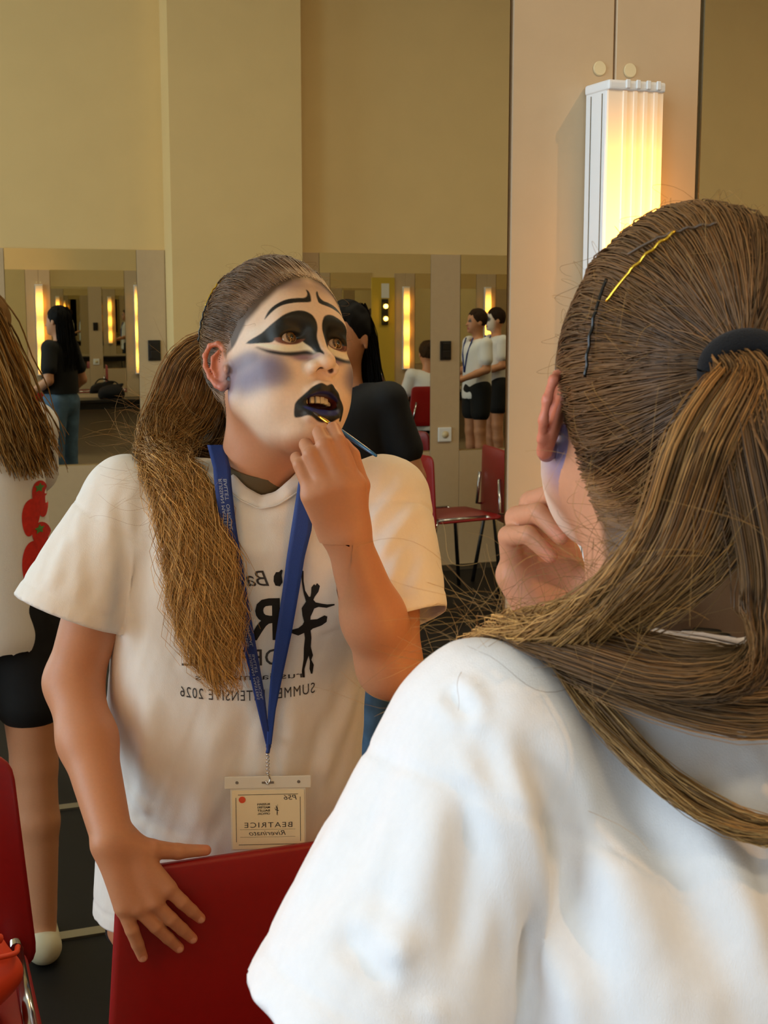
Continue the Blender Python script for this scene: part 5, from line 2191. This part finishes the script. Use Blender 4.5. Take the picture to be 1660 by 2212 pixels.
        wv = {'long': 0.006, 'pony': 0.005, 'curly': 0.014}[hair_k]
        ph = RNG.uniform(0, 6.28, n)
        zst = RNG.uniform(-0.02, 0.085, n) * k
        back_y = min(-0.125 * k, 0) - 0.02
        sw = {'long': 0.0, 'pony': 0.0, 'curly': 0.0}[hair_k]
        for i in range(K):
            t = s[i]
            sh_ = np.clip((0.25 + 0.75 * (1 - zst / 0.085)) * 1.0, 0, 1)
            P[:, i, 0] = top[0] + x0 * (np.clip(0.75 + t * 2, 0, 1.15)) + fl[:, 0] * t + wv * np.sin(ph + t * 16) * t + hshift * t
            P[:, i, 1] = top[1] + y0 * (np.clip(0.75 + t * 2, 0, 1.0)) + (back_y - y0) * 0.55 * t ** 1.5 + fl[:, 1] * t * 0.5
            P[:, i, 2] = top[2] + zst - t * L * (0.8 + 0.2 * rr)
        t1 = RNG.random((n, 1))
        strands('long_hair', P, RNG.uniform(0.0014, 0.0026, n), hc0 * (1 - t1) + hc1 * t1, M_hair2, hair_o, 0.4)['kind'] = 'stuff'
    elif hair_k == 'bun':
        g = Field()
        g.ell(hd + v(0, -0.105, 0.075), v(0.042, 0.036, 0.040), k=0.01)
        V, F = g.mesh(hd + v(0, -0.105, 0.075) - 0.07, hd + v(0, -0.105, 0.075) + 0.07, 0.005, 1)
        link('bun', npmesh('bun', V, F, np.tile(hc0 * 0.6 + hc1 * 0.4, (len(V), 1))), M_hair2, hair_o)
    if lanyard:
        for s in (-1, 1):
            pts = []
            for z, x in ((0.06, 0.075), (0.0, 0.066), (-0.10, 0.045), (-0.20, 0.022), (-0.27, 0.004)):
                p = J['neck'] + v(s * x, 0.30, z - 0.06)
                h_ = sbv.ray_cast(Vector(p), Vector((0, -1, 0)))
                pts.append(np.array(h_[0]) + np.array([0, 0.006, 0]) if h_[0] is not None else J['neck'] + v(s * x, 0.09, z - 0.06))
            tube('lanyard_strap', pts, 0.006, M_lan, root, 6)
    return root, sbv, J


BACKP = []
r1, bv1, J1 = person('person in strawberry T-shirt and black shorts at the left edge, back turned', (0.25, -1.80, 0), R(184), H=1.50, hshift=-0.10, arms={'lsh': (-0.125, 0.02, 1.325), 'lel': (-0.125, 0.22, 1.14), 'lwr': (-0.05, 0.36, 1.12), 'rsh': (0.14, 0.02, 1.325), 'rel': (0.15, 0.2, 1.12), 'rwr': (0.08, 0.34, 1.08)}, legs='shorts', hair_c=((104, 74, 38), (178, 130, 70)), hair_k='pony', shoe_m=M_clog, res=0.0085)


def back_print(u, v):
    """on the back of the first figure: u to the reader's right, v height"""
    h_ = bv1.ray_cast(Vector((u, -0.5, v)), Vector((0, 1, 0)))
    return None if h_[0] is None else Vector(h_[0]) + Vector(h_[1]) * 0.002


def berry(cu, cv, sx, sz, rot, leaf):
    c, s_ = math.cos(rot), math.sin(rot)
    out = []
    for a in np.linspace(0, 2 * math.pi, 28, endpoint=False):
        rx = sx * math.cos(a) * (1.0 + 0.22 * math.sin(a))
        rz = sz * math.sin(a)
        out.append((cu + rx * c - rz * s_, cv + rx * s_ + rz * c))
    V2, F2 = poly_arrays(out)
    decal('printed_strawberry', V2, F2, back_print, M_berry, r1, cut=0.011)
    if leaf:
        lf = []
        for i in range(10):
            a = i / 10 * 2 * math.pi
            r = 0.012 if i % 2 else 0.006
            px, pz = r * math.cos(a), sz * 0.62 + r * 0.9 * math.sin(a)
            lf.append((cu + px * c - pz * s_, cv + px * s_ + pz * c))
        V2, F2 = poly_arrays(lf)
        decal('printed_leaves', V2, F2, lambda a, b: (lambda p: None if p is None else p + Vector((0, -0.0012, 0)))(back_print(a, b)), M_leaf, r1, cut=0.008)


for cu, cv, sx, sz, ro, lf in ((-0.098, 1.015, 0.019, 0.040, 0.15, False), (-0.122, 1.050, 0.018, 0.040, -0.12, True), (-0.124, 0.965, 0.020, 0.038, -0.35, True),
                               (-0.096, 0.915, 0.020, 0.050, 0.12, False), (-0.120, 0.892, 0.018, 0.036, -0.2, True)):
    berry(cu, cv, sx, sz, ro, lf)
for s_, u0, u1, v0, h in (('AMO', -0.150, -0.062, 1.160, 0.032), ('TEJ', -0.140, -0.095, 1.112, 0.028)):
    V, F = text_arrays(s_, align='LEFT', bold=0.01)
    A = np.array(V)
    X = u0 + A[:, 0] / A[:, 0].max() * (u1 - u0)
    Y = v0 + A[:, 1] / 0.73 * h
    decal('printed_text', list(zip(X, Y)), F, back_print, M_leaf, r1, cut=0.04)

person('woman with long black hair, black T-shirt and blue jeans, standing behind the girl', (1.405, -2.715, 0), R(50), H=1.47, shirt_m=M_blackcloth, legs='jeans', legs_m=M_denim, hair_c=((8, 7, 7), (20, 16, 14)), hair_k='long',
       arms={'rel': (0.235, -0.06, 1.07), 'rwr': (0.20, 0.10, 0.93), 'lel': (-0.235, -0.04, 1.08), 'lwr': (-0.16, 0.16, 0.98)})
person('boy in white T-shirt with blue lanyard standing nearer the far mirror', (4.955, -2.10, 0), R(92), H=1.45, hair_c=((30, 20, 14), (70, 48, 30)), hair_k='short', lanyard=True,
       arms={'rwr': (0.16, 0.24, 1.02), 'lwr': (-0.16, 0.24, 1.00), 'rel': (0.21, 0.0, 1.09), 'lel': (-0.21, 0.0, 1.09)})
person('boy in white T-shirt with dark eye paint standing behind the other boy', (5.39, -1.55, 0), R(86), H=1.46, hair_c=((26, 18, 12), (60, 40, 26)), hair_k='short', lanyard=True, mask=True,
       arms={'rwr': (0.15, 0.25, 1.00), 'lwr': (-0.17, 0.23, 1.02), 'rel': (0.21, 0.0, 1.09), 'lel': (-0.21, 0.0, 1.09)})
person('person in white seated on a red chair facing the far mirror', (5.05, -0.80, 0), R(-2), H=1.60, seated=True, hair_c=((40, 28, 18), (84, 60, 36)), hair_k='bun',
       arms={'rel': (0.22, 0.06, 1.10), 'rwr': (0.14, 0.26, 1.22), 'lel': (-0.22, 0.06, 1.10), 'lwr': (-0.14, 0.26, 1.20)})
